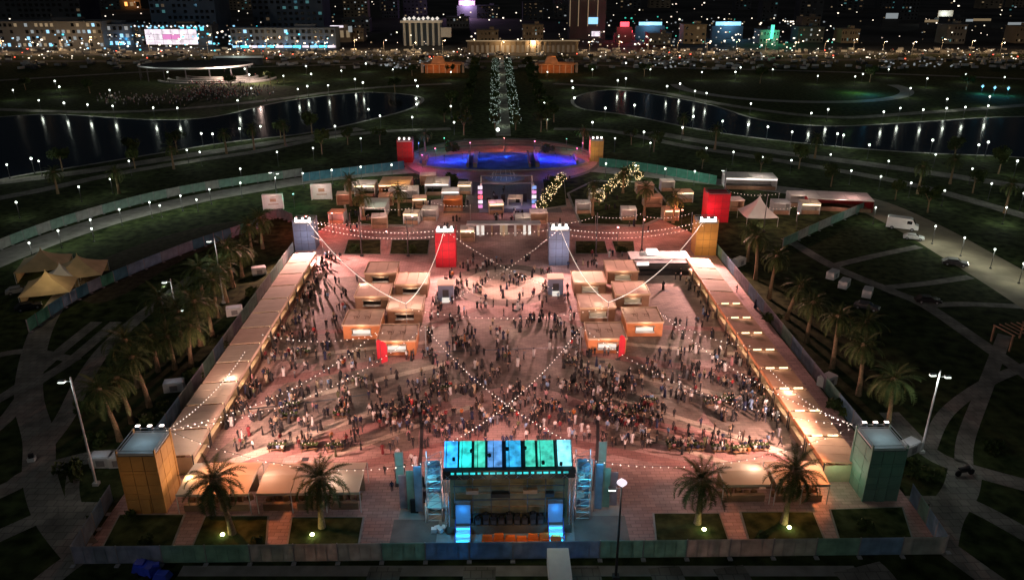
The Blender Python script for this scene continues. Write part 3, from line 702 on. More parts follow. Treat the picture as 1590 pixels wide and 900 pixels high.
for f in (0, .5, 1): q.tube((-W / 2, y0 + (y1 - y0) * f, z0 + (z1 - z0) * f - .12), (W / 2, y0 + (y1 - y0) * f, z0 + (z1 - z0) * f - .12), .07, n=5)
q.build('roof_truss', 'darksteel', ST)
r_ = random.Random(3)
for k in range(7):
    f = r_.random(); MB().box((-W / 2 + 1 + k * 2.0, y0 + (y1 - y0) * f, z0 + (z1 - z0) * f + .05), (.3, .3, .35), k).build('spot_fixture', 'black', ST)
MB().poly([(-W / 2, y0 + .2, 8.7), (W / 2, y0 + .2, 8.7), (W / 2, y1 + .4, 10.2), (-W / 2, y1 + .4, 10.2)]).build('roof_sheet', 'black', ST)
# side wings: scaffold towers with hanging fixtures, washed in cyan
for s in (-1, 1):
    cx = s * (W / 2 + 1.5); q = MB()
    for a in (-.85, .85):
        for b_ in (-1.0, 1.0): q.tube((cx + a, b_, 0), (cx + a, b_, 8.6), .06, n=4)
    for k in range(9):
        z_ = .3 + k * .92
        for b_ in (-1.0, 1.0): q.tube((cx - .85, b_, z_), (cx + .85, b_, z_), .05, n=4).tube((cx - .85, b_, z_), (cx + .85, b_, z_ + .9), .035, n=4)
        for a in (-.85, .85): q.tube((cx + a, -1, z_), (cx + a, 1, z_), .05, n=4)
    wing = q.build('side_wing', 'truss', ST)
    for k in range(5): MB().box((cx + .3 * (-1) ** k, .2, 1.2 + k * 1.25), (1.0, .5, .75), .2 * k).build('line_array_box', 'offwhite' if k % 2 else 'tower_blue', wing)
    MB().box((cx, 1.1, .2), (1.7, .06, 7.0)).build('wing_cloth', 'tower_blue', wing)
    for z_, e_ in ((7.0, 240), (3.0, 40)): light('POINT', 'wing_lamp', (cx + s * .3, -2.2, z_), e_, (.08, .70, 1), ST, .3)
    light('POINT', 'wing_lamp', (cx + s * 2.0, .5, 7.5), 300, (.1, .6, 1), ST, .3)
    # outer mesh screen hung on poles beyond the wing
    for k in range(3):
        MB().box((cx + s * (2.0 + k * .95), .6 + .3 * k, .4), (.85, .05, 6.4 - .8 * k)).build('mesh_screen', ('screen_cloth_3', 'screen_cloth_1', 'screen_cloth_5')[k], ST)
        MB().tube((cx + s * (1.5 + k * .95), .6 + .3 * k, 0), (cx + s * (1.5 + k * .95), .6 + .3 * k, 7.2 - .8 * k), .05, n=5).build('screen_pole', 'truss', ST)
    sx_ = s * (W / 2 - 1.9)
    q = MB()
    for k in range(7): q.box((sx_, RZ - .17 - .34 * k, 0), (1.6, .34, 1.2 - .17 * k))
    q.build('stair', 'offwhite', ST)
    q = MB()
    for k in range(4): q.box((sx_, RZ - .36 - .68 * k, 1.04 - .34 * k), (1.5, .05, .16))
    q.build('stair_light', 'stair_glow', ST)
    for e in (-.85, .85):
        MB().path([(sx_ + e, RZ, 2.2), (sx_ + e, RZ - 2.5, 1.0), (sx_ + e, RZ - 2.5, 0)], .04).build('handrail', 'blue', ST)
    MB().box((sx_, RZ + .9, 1.2), (1.7, .8, 2.6)).build('stair_curtain', 'tower_blue', ST)
    light('POINT', 'stair_lamp', (sx_, RZ - 1.7, 1.6), 170, (.02, .45, 1), ST, .2)
    light('POINT', 'stair_lamp', (sx_, RZ - .1, 3.2), 50, (.03, .40, 1), ST, .2)
# gear on the rear ledge
for k in range(9):
    bx = -3.6 + k * .9; hh = .9 + .5 * ((k * 5) % 3) / 2
    q = MB().box((0, 0, 0), (.7, .6, hh))
    q.box((0, -.32, .15), (.55, .04, .5), 0, 1).box((0, 0, hh), (.3, .3, .2))
    tag(q.build('equipment_case', ['black', 'darksteel'], None, (1.3 + bx, 75 + RZ + .45, 1.203), .1 * math.sin(k * 2)), 'black equipment case on the stage ledge, %s from the left' % ordn(k), 'case', 'equipment cases behind the stage')
light('POINT', 'scrim_fill', (-2, RZ - 3.2, 6.6), 110, (1, .82, .52), ST, .3); light('POINT', 'scrim_fill', (4, RZ - 3.2, 6.6), 80, (1, .82, .52), ST, .3)  # warm fill lamps added to brighten the scrim
# stage face lamps towards the crowd
light('SPOT', 'stage_lamp', (-3, D / 2 + .2, 7.5), 9000, (1, .42, .36), ST, .3, (-6, 40, 0), 120)
light('SPOT', 'stage_lamp', (3, D / 2 + .2, 7.5), 9000, (1, .46, .40), ST, .3, (6, 40, 0), 120)
# orange barriers
x0, y0 = G(748, 843); x1, _ = G(872, 843)
nb = 7
for k in range(nb):
    q = MB().box((0, 0, 0), (1.25, .55, .35)).box((0, 0, .35), (1.2, .32, .7), 0, 0, None, .85).box((0, 0, .45), (1.22, .34, .1), 0, 1)
    tag(q.build('traffic_barrier', ['orange', 'orange'], None, (x0 + (k + .5) * (x1 - x0) / nb, y0 + .25 * math.sin(k * 1.7), .075), .1 * math.sin(k * 3)), 'orange plastic barrier behind the stage, %s from the left' % ordn(k), 'barrier', 'orange barriers behind the stage')
x, y = G(808, 855); light('POINT', 'ground_lamp', (x, y, 3), 110, (1, .55, .25), None, .2)  # loose orange lamp added to brighten the barriers
# white pagoda left of the stage
def pagoda(x, y, s, h, m, label, cat='tent', eave=2.4, group='peaked cloth tents', rz=0, wallm=None, lamp=None):
    t = thing('peaked_tent', label, cat, (x, y, 0), rz, group)
    q = MB(); prof = [(max(.012, (1 - f) ** 1.75), eave + (h - eave) * f) for f in [k_ / 11 for k_ in range(12)]]
    ring_ = []
    for r_, z_ in prof:
        b0 = len(q.v); row = []
        for sd in range(4):
            for j in range(4):
                u = -1 + 2 * j / 4; a = {0: (u, -1), 1: (1, u), 2: (-u, 1), 3: (-1, -u)}[sd]
                sag = 1 - .0 * abs(u); row.append(b0 + len(row)); q.v.append((a[0] * s / 2 * r_, a[1] * s / 2 * r_, z_ - (.18 * (1 - u * u) if r_ == 1.0 else 0)))
        ring_.append(row)
    for a, b_ in zip(ring_[:-1], ring_[1:]):
        for i in range(16): q.f.append((a[i], a[(i + 1) % 16], b_[(i + 1) % 16], b_[i])); q.m.append(0)
    q.build('canopy', m, t, smooth=False)
    for sx in (-1, 1):
        for sy in (-1, 1): MB().tube((sx * s / 2 * .97, sy * s / 2 * .97, 0), (sx * s / 2 * .97, sy * s / 2 * .97, eave), .06).build('pole', 'offwhite', t)
    if wallm:
        MB().box((0, s / 2 * .95, 0), (s * .94, .05, eave)).build('side_wall', wallm, t); MB().box((-s / 2 * .95, 0, 0), (.05, s * .88, eave)).build('side_wall', wallm, t)
    if lamp: light('POINT', 'tent_lamp', (0, -s * .3, eave - .3), lamp, (1, .75, .5), t, .2)
    return t
x, y = G(679, 800); pagoda(x, y, 2.6, 3.6, 'canvas_white', 'small white peaked tent left of the stage', eave=2.3, wallm='canvas_white', lamp=25)
x, y = G(700, 822)
for k in range(4):
    q = MB().box((0, 0, 0), (.6, .5, .45)).box((0, 0, .45), (.62, .52, .06), 0, 1)
    tag(q.build('box', ['offwhite', 'white'], None, (G(674 + k * 5, 826)[0], G(674, 826)[1] + .3 * (k % 2), .09), k * .4), 'pale box on the ground below the small white tent, %s from the left' % ordn(k), 'box', 'boxes by the white tent')
# banners and cases left and right of the stage
for (px, py, lab) in ((622, 752, 'teal banner tower left of the stage'), (934, 735, 'pale teal banner tower right of the stage')):
    x, y = G(px, py)
    t = thing('banner_tower', lab, 'banner', (x, y, 0), .1)
    MB().box((0, 0, 0), (1.3, 1.0, .25)).build('base', 'darksteel', t); MB().box((0, 0, .25), (.9, .12, 4.6)).build('banner', 'banner_teal', t)
    for s in (-1, 1): MB().tube((s * .5, 0, .25), (s * .5, 0, 5.0), .05).build('pole', 'steel', t)
for k, (px, py) in enumerate(((640, 770), (655, 778), (650, 760), (668, 765), (632, 785), (645, 792))):
    x, y = G(px, py)
    q = MB().box((0, 0, 0), (1.2, .9, 1.3 + .3 * (k % 3))).box((0, 0, 1.3 + .3 * (k % 3)), (1.1, .8, .1), 0, 1).box((0, -.47, .2), (.9, .05, .8), 0, 1)
    tag(q.build('speaker_stack', ['black', 'darksteel'], None, (x, y, .06), .3 * k), 'dark speaker stack left of the stage, %s' % ('farther left', 'in the middle', 'behind the middle one', 'nearest the stage', 'front left', 'frontmost')[k], 'speaker', 'speaker stacks left of the stage')

# ------------------------------------------------------------------ string lights
def catenary(a, b_, sag, n):
    return [Vector(a).lerp(Vector(b_), i / n) - Vector((0, 0, 4 * sag * (i / n) * (1 - i / n))) for i in range(n + 1)]
def string(a, b_, sag, label, sp=1.0, r=.085, m='bulb', e=240, lamps=4, col=(1, .74, .62)):
    a, b_ = Vector(a), Vector(b_)
    t = thing('string_light', label, 'string lights', tuple(a), 0, 'bulb strings over the plaza')
    L = (b_ - a).length; n = max(6, int(L / sp)); pts = [p - a for p in catenary(a, b_, sag, n)]
    MB().path(pts[::2] + ([pts[-1]] if len(pts) % 2 == 0 else []), .025, 3).build('cable', 'black', t)
    q = MB()
    for p in pts: q.ball(p - Vector((0, 0, .15)), r, 0, 0, 1.2)
    o = q.build('bulbs', m, t); o['kind'] = 'stuff'
    for k in range(lamps):
        p = pts[int((k + .5) * n / lamps)]; light('POINT', 'string_lamp', tuple(p - Vector((0, 0, .4))), e, col, t, .25)
TL, TR = (-40.0, 81, 8.8), (44.6, 81.3, 8.0)
F1, F2, F3, F4 = (-43.0, 170.6, 7.4), (-11, 158.9, 8.8), (14, 159.5, 8.8), (46.5, 165, 8.4)
mL = G(630, 470, 6.0) + (6.0,); mR = G(945, 468, 6.0) + (6.0,)
m2L = G(660, 506, 5.5) + (5.5,); m2R = G(902, 506, 5.5) + (5.5,)
for nm, p in (('left', mL), ('right', mR), ('left', m2L), ('right', m2R)):
    t = thing('light_mast', 'slim mast holding bulb strings %s of the %s kiosk cluster' % ('in the middle' if p in (mL, mR) else 'on the inner edge', nm), 'mast', (p[0], p[1], 0))
    MB().tube((0, 0, 0), (0, 0, p[2] + .1), .07, .05).build('pole', 'steel', t); MB().box((0, 0, 0), (.9, .9, .25)).build('base', 'concrete', t)
string(F1, mL, 2.9, 'bright bulb string from the pale blue tower down to the left kiosks', .42, .085, e=200)
string(mL, F2, 2.5, 'bright bulb string from the left kiosks up to the red tower', .42, .085, e=200, lamps=3)
string(F3, mR, 2.5, 'bright bulb string from the grey blue tower down to the right kiosks', .42, .085, e=200, lamps=3)
string(mR, F4, 2.9, 'bright bulb string from the right kiosks up to the golden tower', .42, .085, e=200)
string(F1, F2, 1.6, 'dotted bulb string between the pale blue and red towers', .9, .11)
string((F1[0], F1[1], 6.4), (F2[0], F2[1], 7.6), 1.8, 'lower bulb string between the pale blue and red towers', .9, .11, lamps=0)
string(F3, F4, 1.8, 'dotted bulb string between the grey blue and golden towers', .8, .11)
string(F2, (G(858, 446, 4)) + (4.0,), 1.2, 'bulb string from the red tower across the pale disc', 1.0, .09, 'bulb_soft', lamps=2)
string(F3, (G(698, 466, 4)) + (4.0,), 1.2, 'bulb string from the grey blue tower across the pale disc', 1.0, .09, 'bulb_soft', lamps=2)
string(mL[:2] + (5.0,), mR[:2] + (5.0,), 2.0, 'bulb string spanning between the two kiosk clusters', 1.1, .10, 'bulb_soft', lamps=3)
string(m2L, (8.4, 76.6, 9.4), 2.2, 'dotted bulb string from the left kiosks crossing down to the right stage corner', .95, .085, lamps=4)
string(m2R, (-5.6, 76.6, 9.4), 2.2, 'dotted bulb string from the right kiosks crossing down to the left stage corner', .95, .085, lamps=4)
string((-20.2, 117, 4.4), TL, 2.6, 'dotted bulb string from the left kiosks to the orange tower', 1.0, .09, lamps=5)
string((29.3, 123, 4.4), TR, 2.2, 'dotted bulb string from the right kiosks to the green tower', 1.0, .09, lamps=5)
string(TL, (-8.0, 76, 7.2), 3.0, 'dotted bulb string from the orange tower to the left of the stage', 1.0, .09, lamps=4, e=190)
string((10.6, 76, 7.2), TR, 3.0, 'dotted bulb string from the right of the stage to the green tower', 1.0, .09, lamps=4, e=190)
string((-19, 117, 4.4), (-39.2, 118, 3.8), 1.4, 'bulb string from the left kiosks across to the left row', 1.0, .09, lamps=2)
string((29.0, 124, 4.4), (41.2, 112, 3.8), 1.2, 'bulb string from the right kiosks across to the right row', 1.0, .09, lamps=2)
string(TL, m2L, 3.6, 'long dotted bulb string from the orange tower to the inner left mast', 1.0, .085, lamps=4)
string(TR, m2R, 3.6, 'long dotted bulb string from the green tower to the inner right mast', 1.0, .085, lamps=4)
string(TL, (-40.5, 112, 3.6), 1.2, 'added bulb string along the near stalls of the left row', 1.0, .09, lamps=2)  # added string, its lamps brighten the left row roofs
string(TR, (42.0, 104, 3.6), 1.2, 'added bulb string along the near stalls of the right row', 1.0, .09, lamps=2)  # added likewise for the right row roofs

string((F3[0], F3[1], 7.6), (F4[0], F4[1], 7.4), 1.9, 'lower bulb string between the grey blue and golden towers', .9, .10, lamps=0)
string(F2, F3, 1.0, 'bulb string between the red and grey blue towers over the entrance', .9, .10, lamps=2)
for k, (a, b_, c, d) in enumerate(((462, 345, 500, 372), (470, 338, 560, 345), (560, 318, 640, 322), (660, 310, 730, 318), (850, 345, 925, 335), (925, 335, 1000, 330), (1000, 335, 1075, 330), (1190, 320, 1240, 318), (1130, 296, 1210, 300), (560, 290, 640, 288))):
    p, q_ = G(a, b_, 4.5), G(c, d, 4.5)
    string(p + (4.5,), q_ + (4.5,), .8, 'short bulb string among the booths behind the far towers, %s from the left' % ordn([0, 1, 2, 4, 5, 6, 7, 9, 8, 3][k]), .9, .10, 'bulb_soft', lamps=1, e=140, col=(1, .5, .4))
    for v in (p, q_): tag(MB().tube((0, 0, 0), (0, 0, 4.6), .06).build('string_pole', 'steel', None, v + (0,)), 'thin pole at the %s end of the %s short bulb string' % ('left' if v == p else 'right', ordn([0, 1, 2, 4, 5, 6, 7, 9, 8, 3][k])), 'pole', 'poles of the short bulb strings')
# ------------------------------------------------------------------ palms
def frond_mesh(L, droop, lift, seed, n=16):
    r = random.Random(seed); q = MB(); pts = []
    ang = lift; x = z = 0.0
    for i in range(n + 1):
        pts.append(Vector((x, 0, z))); x += math.cos(ang) * L / n; z += math.sin(ang) * L / n; ang -= droop / n
    for i in range(n):
        a, b_ = pts[i], pts[i + 1]; w_ = .05 * (1 - i / n) + .015
        q.poly([(a.x, -w_, a.z), (b_.x, -w_ * .8, b_.z), (b_.x, w_ * .8, b_.z), (a.x, w_, a.z)], 1)
        if i < 2: continue
        for s in (-1, 1):
            for h in (0, .5):
                p = a.lerp(b_, h); ll = L * .17 * math.sin(PI * min(1, (i + .8) / n)) ** .6 + .1
                tip = p + Vector((ll * .55, s * ll * .75, -ll * r.uniform(.15, .5)))
                q.poly([tuple(p), tuple(p + (b_ - a) * .42), tuple(tip)], 0)
    return q.mesh('frond', ['frond', 'frond_dry'])
FR = [frond_mesh(4.4, 1.5 + .25 * k, .15, k) for k in range(4)]
FRU = [frond_mesh(4.0, 1.1 + .2 * k, .3, 20 + k) for k in range(3)]
def crown_slots(nf, seed):
    r = random.Random(seed); out = []
    for i in range(nf):
        az = i * 2.39996 + r.uniform(-.2, .2); f = i / nf
        el = -.75 + 1.9 * f + r.uniform(-.1, .1)      # from hanging to upright
        out.append((az, el, (FR if f < .6 else FRU)[r.randrange(3)], r.uniform(.82, 1.08) * (1 if f < .8 else .85)))
    return out
def trunk_mb(h, lean, r0=.34, r1=.22):
    q = MB(); n = 9; prev = None
    for i in range(n + 1):
        f = i / n; p = Vector((lean[0] * f ** 1.6, lean[1] * f ** 1.6, h * f)); r_ = r0 + (r1 - r0) * f + (.03 if i % 2 else 0) + (.16 * (1 - f) ** 6)
        if prev: q.tube(prev[0], p, prev[1], r_, 8)
        prev = (p, r_)
    q.ball(prev[0] + Vector((0, 0, .15)), .5, 0, 1)
    return q
CROWN = []
def palm(x, y, h, label, lean=(0, 0), scale=1.0, full=False, seed=0, up=None, group='date palms round the plaza'):
    t = thing('palm_tree', label, 'palm tree', (x, y, 0), seed * 1.3, group)
    trunk_mb(h, lean).build('trunk', 'trunk', t)
    top = Vector((lean[0], lean[1], h + .25))
    if full:
        for az, el, me, s in crown_slots(46, seed):
            o = put('frond', me, t, tuple(top)); o.rotation_euler = (0, -el, az); o.scale = (s * scale,) * 3
    else:
        if len(CROWN) < 3:
            q = MB()
            for az, el, me, s in crown_slots(38, 40 + len(CROWN)):
                mt = Matrix.Rotation(az, 4, 'Z') @ Matrix.Rotation(-el, 4, 'Y') @ Matrix.Scale(s, 4); b0 = len(q.v)
                q.v += [tuple(mt @ v.co) for v in me.vertices]
                for p in me.polygons: q.f.append(tuple(b0 + k for k in p.vertices)); q.m.append(p.material_index)
            CROWN.append(q.mesh('crown', ['frond', 'frond_dry']))
            me = CROWN[-1]
        else: me = CROWN[seed % 3]
        o = put('crown', me, t, tuple(top)); o.scale = (scale,) * 3
    if up: light('SPOT', 'up_lamp', up[:3], up[3], up[4] if len(up) > 4 else (.95, 1, .6), t, .15, (lean[0] * .5, lean[1] * .5, h), 70)
    return t
def uplight(px, py, label):
    x, y = G(px, py, .2); t = thing('ground_spotlight', label, 'spotlight', (x, y, .2), 0, 'ground spotlights on the lawns')
    MB().box((0, 0, 0), (.3, .3, .15)).build('housing', 'darksteel', t); MB().ball((0, 0, .28), .24, 0, 1, .8).build('lens', 'uplight', t)
    light('POINT', 'ground_lamp', (0, -.1, .9), 14, (.85, 1, .4), t, .15)
for px, py, l in ((346, 832, 'leftmost palm'), (485, 832, 'second palm from the left'), (1093, 824, 'palm right of the stage'), (1225, 821, 'rightmost front palm')):
    uplight(px, py, 'glowing yellow green ground spotlight at the foot of the ' + l)
def at(px, py, z=.15): return G(px, py, z)
x, y = at(361, 828); palm(x, y, 8.0, 'tall front palm nearest the orange tower', (-1.2, .4), 1.0, True, 1)
x, y = at(500, 818); palm(x, y, 7.0, 'front palm left of the stage, over the long orange tent', (-.6, .2), 1.0, True, 2)
x, y = at(1083, 812); palm(x, y, 6.0, 'bushy green front palm right of the stage', (.1, 0), 1.0, True, 3, up=(.6, -1.5, .5, 60))
x, y = at(1217, 812); palm(x, y, 7.2, 'front palm before the cream tents at the right', (.2, .3), 1.0, True, 4)
x, y = at(186, 682); palm(x, y, 8.0, 'palm behind the orange tower, left of the left fence', (-1.2, 0), 1.05, True, 5, up=(1, -1.5, .4, 110, (1, .75, .5)))
x, y = at(1377, 668); palm(x, y, 7.6, 'spreading palm behind the green tower', (1.0, 0), 1.05, True, 6, up=(-.8, -1.5, .4, 190))
LP = [(205, 655, 'tenth', -.9), (214, 600, 'eleventh', -.7), (246, 575, 'twelfth', .2), (284, 545, 'thirteenth', -.3), (312, 535, 'fourteenth', .4), (300, 500, 'fifteenth', -.7), (338, 492, 'sixteenth', .2), (362, 445, 'seventeenth', .3), (334, 455, 'eighteenth', -.5), (408, 385, 'nineteenth', .2), (232, 630, 'first', -1), (272, 572, 'second', -.6), (297, 568, 'third', -.8), (262, 530, 'fourth', .3), (330, 520, 'fifth', -.6), (352, 468, 'sixth', -.5), (318, 478, 'seventh', -.4), (376, 428, 'eighth', -.4), (392, 398, 'ninth', 0)]
for k, (px, py, o_, ln) in enumerate(LP):
    x, y = at(px, py); palm(x, y, 7.2 + 1.3 * math.sin(k * 2.1), '%s palm from the near end of the grove outside the left fence' % ordn(sorted((-q[1] for q in LP)).index(-py)), (ln, 0), (.98, 1.12, .9, 1.05)[k % 4], False, k, up=(.8, -1.2, .3, 130, (.85, 1, .6)) if k % 3 != 1 else None)
RP = [(1333, 612, 'first', .8), (1292, 570, 'second', .3), (1252, 530, 'third', .6), (1222, 494, 'fourth', 1.6), (1194, 463, 'fifth', .8), (1173, 433, 'sixth', 1.0), (1340, 560, 'seventh', .6), (1160, 405, 'eighth', .5)]
for k, (px, py, o_, ln) in enumerate(RP):
    x, y = at(px, py); palm(x, y, 8.0 + 1.2 * math.sin(k * 1.7), '%s palm from the near end of the grove outside the right fence' % ordn(sorted((-q[1] for q in RP)).index(-py)), (ln, .4), .95, False, k + 1, up=(-.5, -1.4, .3, 26, (1, .72, .45)) if k < 6 else None)
FP = [(352, 238), (395, 232), (443, 226), (270, 262), (185, 300), (90, 300), (1265, 245), (1110, 232), (1425, 300), (1475, 285), (1060, 208), (565, 340), (620, 335), (545, 320), (920, 335), (1000, 335), (1045, 345), (967, 300), (660, 235), (905, 232), (1560, 330)]
for k, (px, py) in enumerate(FP):
    x, y = dry(*at(px, py)); palm(x, y, 7.0 + .8 * math.sin(k), 'small distant palm %s' % ('by the left pond path, %s from the left' % ordn(sorted(q[0] for q in FP if q[0] < 500).index(px)) if px < 500 else 'in the gardens behind the far towers, %s from the left' % ordn(sorted(q[0] for q in FP if 500 < q[0] <= 1050).index(px)) if px <= 1050 else 'by the right pond path, %s from the left' % ordn(sorted(q[0] for q in FP if q[0] > 1050).index(px))), (0, 0), .9, False, k, group='distant palms')

# ------------------------------------------------------------------ park lamps
def lamp_proto(h, r):
    t = put('park_lamp', None)
    MB().tube((0, 0, 0), (0, 0, h), .09, .05, 6).box((0, 0, 0), (.35, .35, .3)).build('pole', 'darksteel', t)
    MB().ball((0, 0, h + r * .8), r * .68, 0, 1).build('globe', 'globe', t)
    MB().tube((0, 0, h + r * 1.7), (0, 0, h + r * 1.9), r * .8, r * .3, 6).build('cap', 'darksteel', t)
    return t
LPR = {}
def lamps(px, where, row, h=4.5, r=.42, e=110, col=(.92, 1, .85), every=1):
    px = sorted(px)
    for i, (a, b_) in enumerate(px):
        x, y = dry(*G(a, b_, h + r * .8), .6)
        k = (h, r)
        if k not in LPR: LPR[k] = lamp_proto(h, r); t = LPR[k]
        else: t = copy_tree(LPR[k])
        t.location = (x, y, 0)
        tag(t, 'globe lamp %s, %s from the left' % (where, ordn(i)), 'lamp', row)
        if e and i % every == 0: light('POINT', 'globe_lamp', (0, 0, h - .3), e * 1.6, col, t, .4)
lamps([(60, 156), (117, 185), (122, 167), (228, 188), (229, 171), (355, 163), (360, 181), (445, 149), (453, 164), (390, 137), (487, 148), (404, 180)], 'on the far bank of the left pond', 'lamps of the left bank', r=.55, e=200)
lamps([(60, 172), (551, 123), (551, 139), (645, 125), (645, 139), (646, 153), (647, 162), (475, 103), (483, 115), (477, 134), (568, 99), (380, 107), (387, 116), (85, 126), (92, 135)], 'in the dark park beyond the left pond', 'lamps beyond the left pond', r=.7, e=180)
lamps([(888, 126), (892, 140), (892, 152), (972, 98), (972, 122), (972, 136), (969, 148), (1056, 130), (1051, 144), (1048, 160), (940, 168), (1142, 112), (1150, 105)], 'in the dark park beyond the right pond', 'lamps beyond the right pond', r=.7, e=180)
lamps([(1087, 146), (1079, 160), (1131, 164), (1166, 161), (1157, 177), (1156, 190), (1286, 170), (1285, 187), (1282, 199), (1398, 168), (1401, 184), (1397, 198), (1310, 210)], 'along the round lawn bank', 'lamps of the round lawn', r=.58, e=200)
lamps([(1471, 154), (1476, 170), (1473, 183), (1463, 196), (1537, 150), (1541, 166), (1539, 178), (1328, 119), (1340, 115), (1414, 137), (1440, 122)], 'on the far right bank', 'lamps of the far right bank', r=.62, e=200)
lamps([(1097, 230), (1139, 236), (1184, 244), (1229, 249), (1322, 265), (1368, 274), (1415, 284), (1467, 296), (1453, 240)], 'along the right pond path', 'lamps of the right pond path', 4.0, .42, 90)
lamps([(25, 314), (93, 223), (122, 290), (171, 278), (486, 230), (290, 233), (373, 262)], 'along the left pond path', 'lamps of the left pond path', 4.0, .42, 90)
lamps([(45, 377), (90, 358), (140, 341), (185, 325), (232, 314), (280, 304), (325, 294), (373, 284), (427, 276), (470, 269)], 'along the left promenade', 'lamps of the left promenade', 4.0, .36, 210)
lamps([(142, 355), (248, 319), (305, 310)], 'beside the inner edge of the left promenade', 'inner lamps of the left promenade', 3.0, .36, 70)
lamps([(515, 264), (560, 259), (608, 256)], 'on the curved blue fence', 'lamps of the blue fence', 4.0, .4, 300)
lamps([(941, 254), (987, 257), (1033, 262), (1079, 266)], 'on the green fence', 'lamps of the green fence', 4.0, .4, 300)
lamps([(1360, 322), (1453, 351), (1498, 369), (1545, 387), (1590, 409), (1563, 322)], 'along the tan service road by the van', 'lamps of the service road', 4.2, .33, 260)
lamps([(150, 205), (330, 208), (520, 196), (590, 180), (20, 140), (170, 140), (260, 112), (440, 118), (530, 110), (610, 108), (700, 112), (590, 150), (700, 165), (705, 190), (640, 182)], 'in the dim park left of the boulevard', 'lamps left of the boulevard', r=.55, e=90)
lamps([(850, 112), (920, 108), (1010, 108), (1090, 112), (1200, 108), (1270, 118), (1380, 108), (1500, 115), (1560, 120), (845, 160), (850, 185), (920, 190), (1000, 205), (1060, 198), (1230, 205), (1350, 225), (1520, 225), (1580, 250)], 'in the dim park right of the boulevard', 'lamps right of the boulevard', r=.55, e=90)
lamps([(1540, 285), (1590, 300), (1510, 262), (1380, 250), (1290, 240), (1010, 222), (955, 215)], 'by the outer right footpath', 'lamps of the outer right footpath', r=.4, e=60)
lamps([(60, 250), (200, 250), (310, 236), (560, 215), (430, 236)], 'by the outer left footpath', 'lamps of the outer left footpath', r=.4, e=60)
lamps([(283, 482)], 'among the left palms', 'lamp among the left palms', 3.5, .38, 60)
lamps([(1110, 672)], 'hidden at the right', 'x', 3, .1, 0) if 0 else None

def tall_lamp(px, base, top, label, heads, e, col=(.9, 1, .95), lean=0, hang=True):
    x, y = G(px, base)
    # height from the sight line of its top
    lo, hi = 1, 60
    for _ in range(40):
        m_ = (lo + hi) / 2
        d = (x, y, m_ - CH); c = sum(d[i] * _F[i] for i in range(3)); v = 450 - CF * sum(d[i] * _U[i] for i in range(3)) / c
        if v > top: lo = m_
        else: hi = m_
    h = lo
    t = thing('tall_lamp_post', label, 'lamp post', (x, y, 0), 0, 'tall lamp posts')
    MB().tube((0, 0, 0), (0, 0, h), .16, .09, 8).box((0, 0, 0), (.7, .7, .4)).build('pole', 'offwhite' if e > 100 else 'darksteel', t)
    for k in range(heads):
        s = 1 if k % 2 else -1
        q = MB().tube((0, 0, h - .6 - k * .3), (s * .9, -.2, h - .4 - k * .3), .05, n=5).box((s * 1.0, -.2, h - .5 - k * .3), (.75, .45, .16)); hd = q.build('lamp_arm', 'steel', t)
        MB().box((s * 1.0, -.2, h - .62 - k * .3), (.7, .42, .11)).build('lens', 'globe', hd)
        light('POINT', 'post_lamp', (s * 1.0, -.4, h - 1.2 - k * .3), e, col, t, .3)
    return t, h
tall_lamp(150, 752, 585, 'tall white lamp post left of the palm behind the orange tower', 1, 160)
tall_lamp(1430, 702, 575, 'tall white double headed lamp post behind the green tower', 2, 260)
t, h = tall_lamp(956, 897, 750, 'tall dark lamp post right of the stage at the front fence', 1, 60)
MB().ball((0, 0, h + .1), .55, 0, 1, .7).build('dome', 'led_white', t)
tall_lamp(348, 470, 370, 'pale pole light among the upper left palms', 1, 220)
tall_lamp(280, 520, 433, 'pale pole light among the left palms nearer the fence', 1, 220)
tall_lamp(430, 308, 265, 'white double lamp post by the left white screens', 2, 90)
tall_lamp(1124, 298, 262, 'white lamp post before the right white canopy', 1, 70)
tall_lamp(1108, 760, 640, 'x', 0, 0) if 0 else None
for k, (px, b_, t_) in enumerate(((562, 398, 335), (634, 398, 340), (925, 398, 330), (996, 390, 328), (545, 360, 330), (1185, 360, 300))):
    tall_lamp(px, b_, t_, 'slim unlit pole on the far garden strip, %s from the left' % ordn([1, 2, 3, 4, 0, 5][k]), 0, 0)
for k, (px, py, e) in enumerate(((400, 165, 0), (443, 182, 0), (1131, 165, 0))):
    pass
# white utility boxes outside the fences
for k, (px, py, lab) in enumerate(((162, 722, 'left of the orange tower'), (184, 722, 'close against the orange tower, smaller'), (272, 606, 'outside the middle of the left fence'), (365, 489, 'outside the upper left fence'), (403, 426, 'outside the far end of the left fence'), (1409, 702, 'right of the green tower'), (1283, 598, 'outside the middle of the right fence'), (1147, 412, 'outside the far right fence'), (1292, 432, 'on the dark path beyond the right palms, leftmost'), (1310, 446, 'on the dark path beyond the right palms, middle'), (1346, 460, 'on the dark path beyond the right palms, rightmost'))):
    x, y = G(px, py); s = .6 if k == 1 else 1
    t = thing('utility_cabinet', 'pale utility cabinet ' + lab, 'cabinet', (x, y, 0), .1 * k, 'pale utility cabinets outside the fences')
    MB().box((0, 0, .15), (2.9 * s, 1.7, 1.5)).build('body', 'white', t); MB().box((0, 0, 1.652), (2.7 * s, 1.5, .12)).build('lid', 'offwhite', t)
    MB().box((0, -.86, .4), (1.1 * s, .04, .9)).build('vent', 'steel', t)
    if k in (0, 2, 3, 5): light('POINT', 'cabinet_lamp', (0, -.6, 3.2), 16, (.6, .8, 1), t, .2)

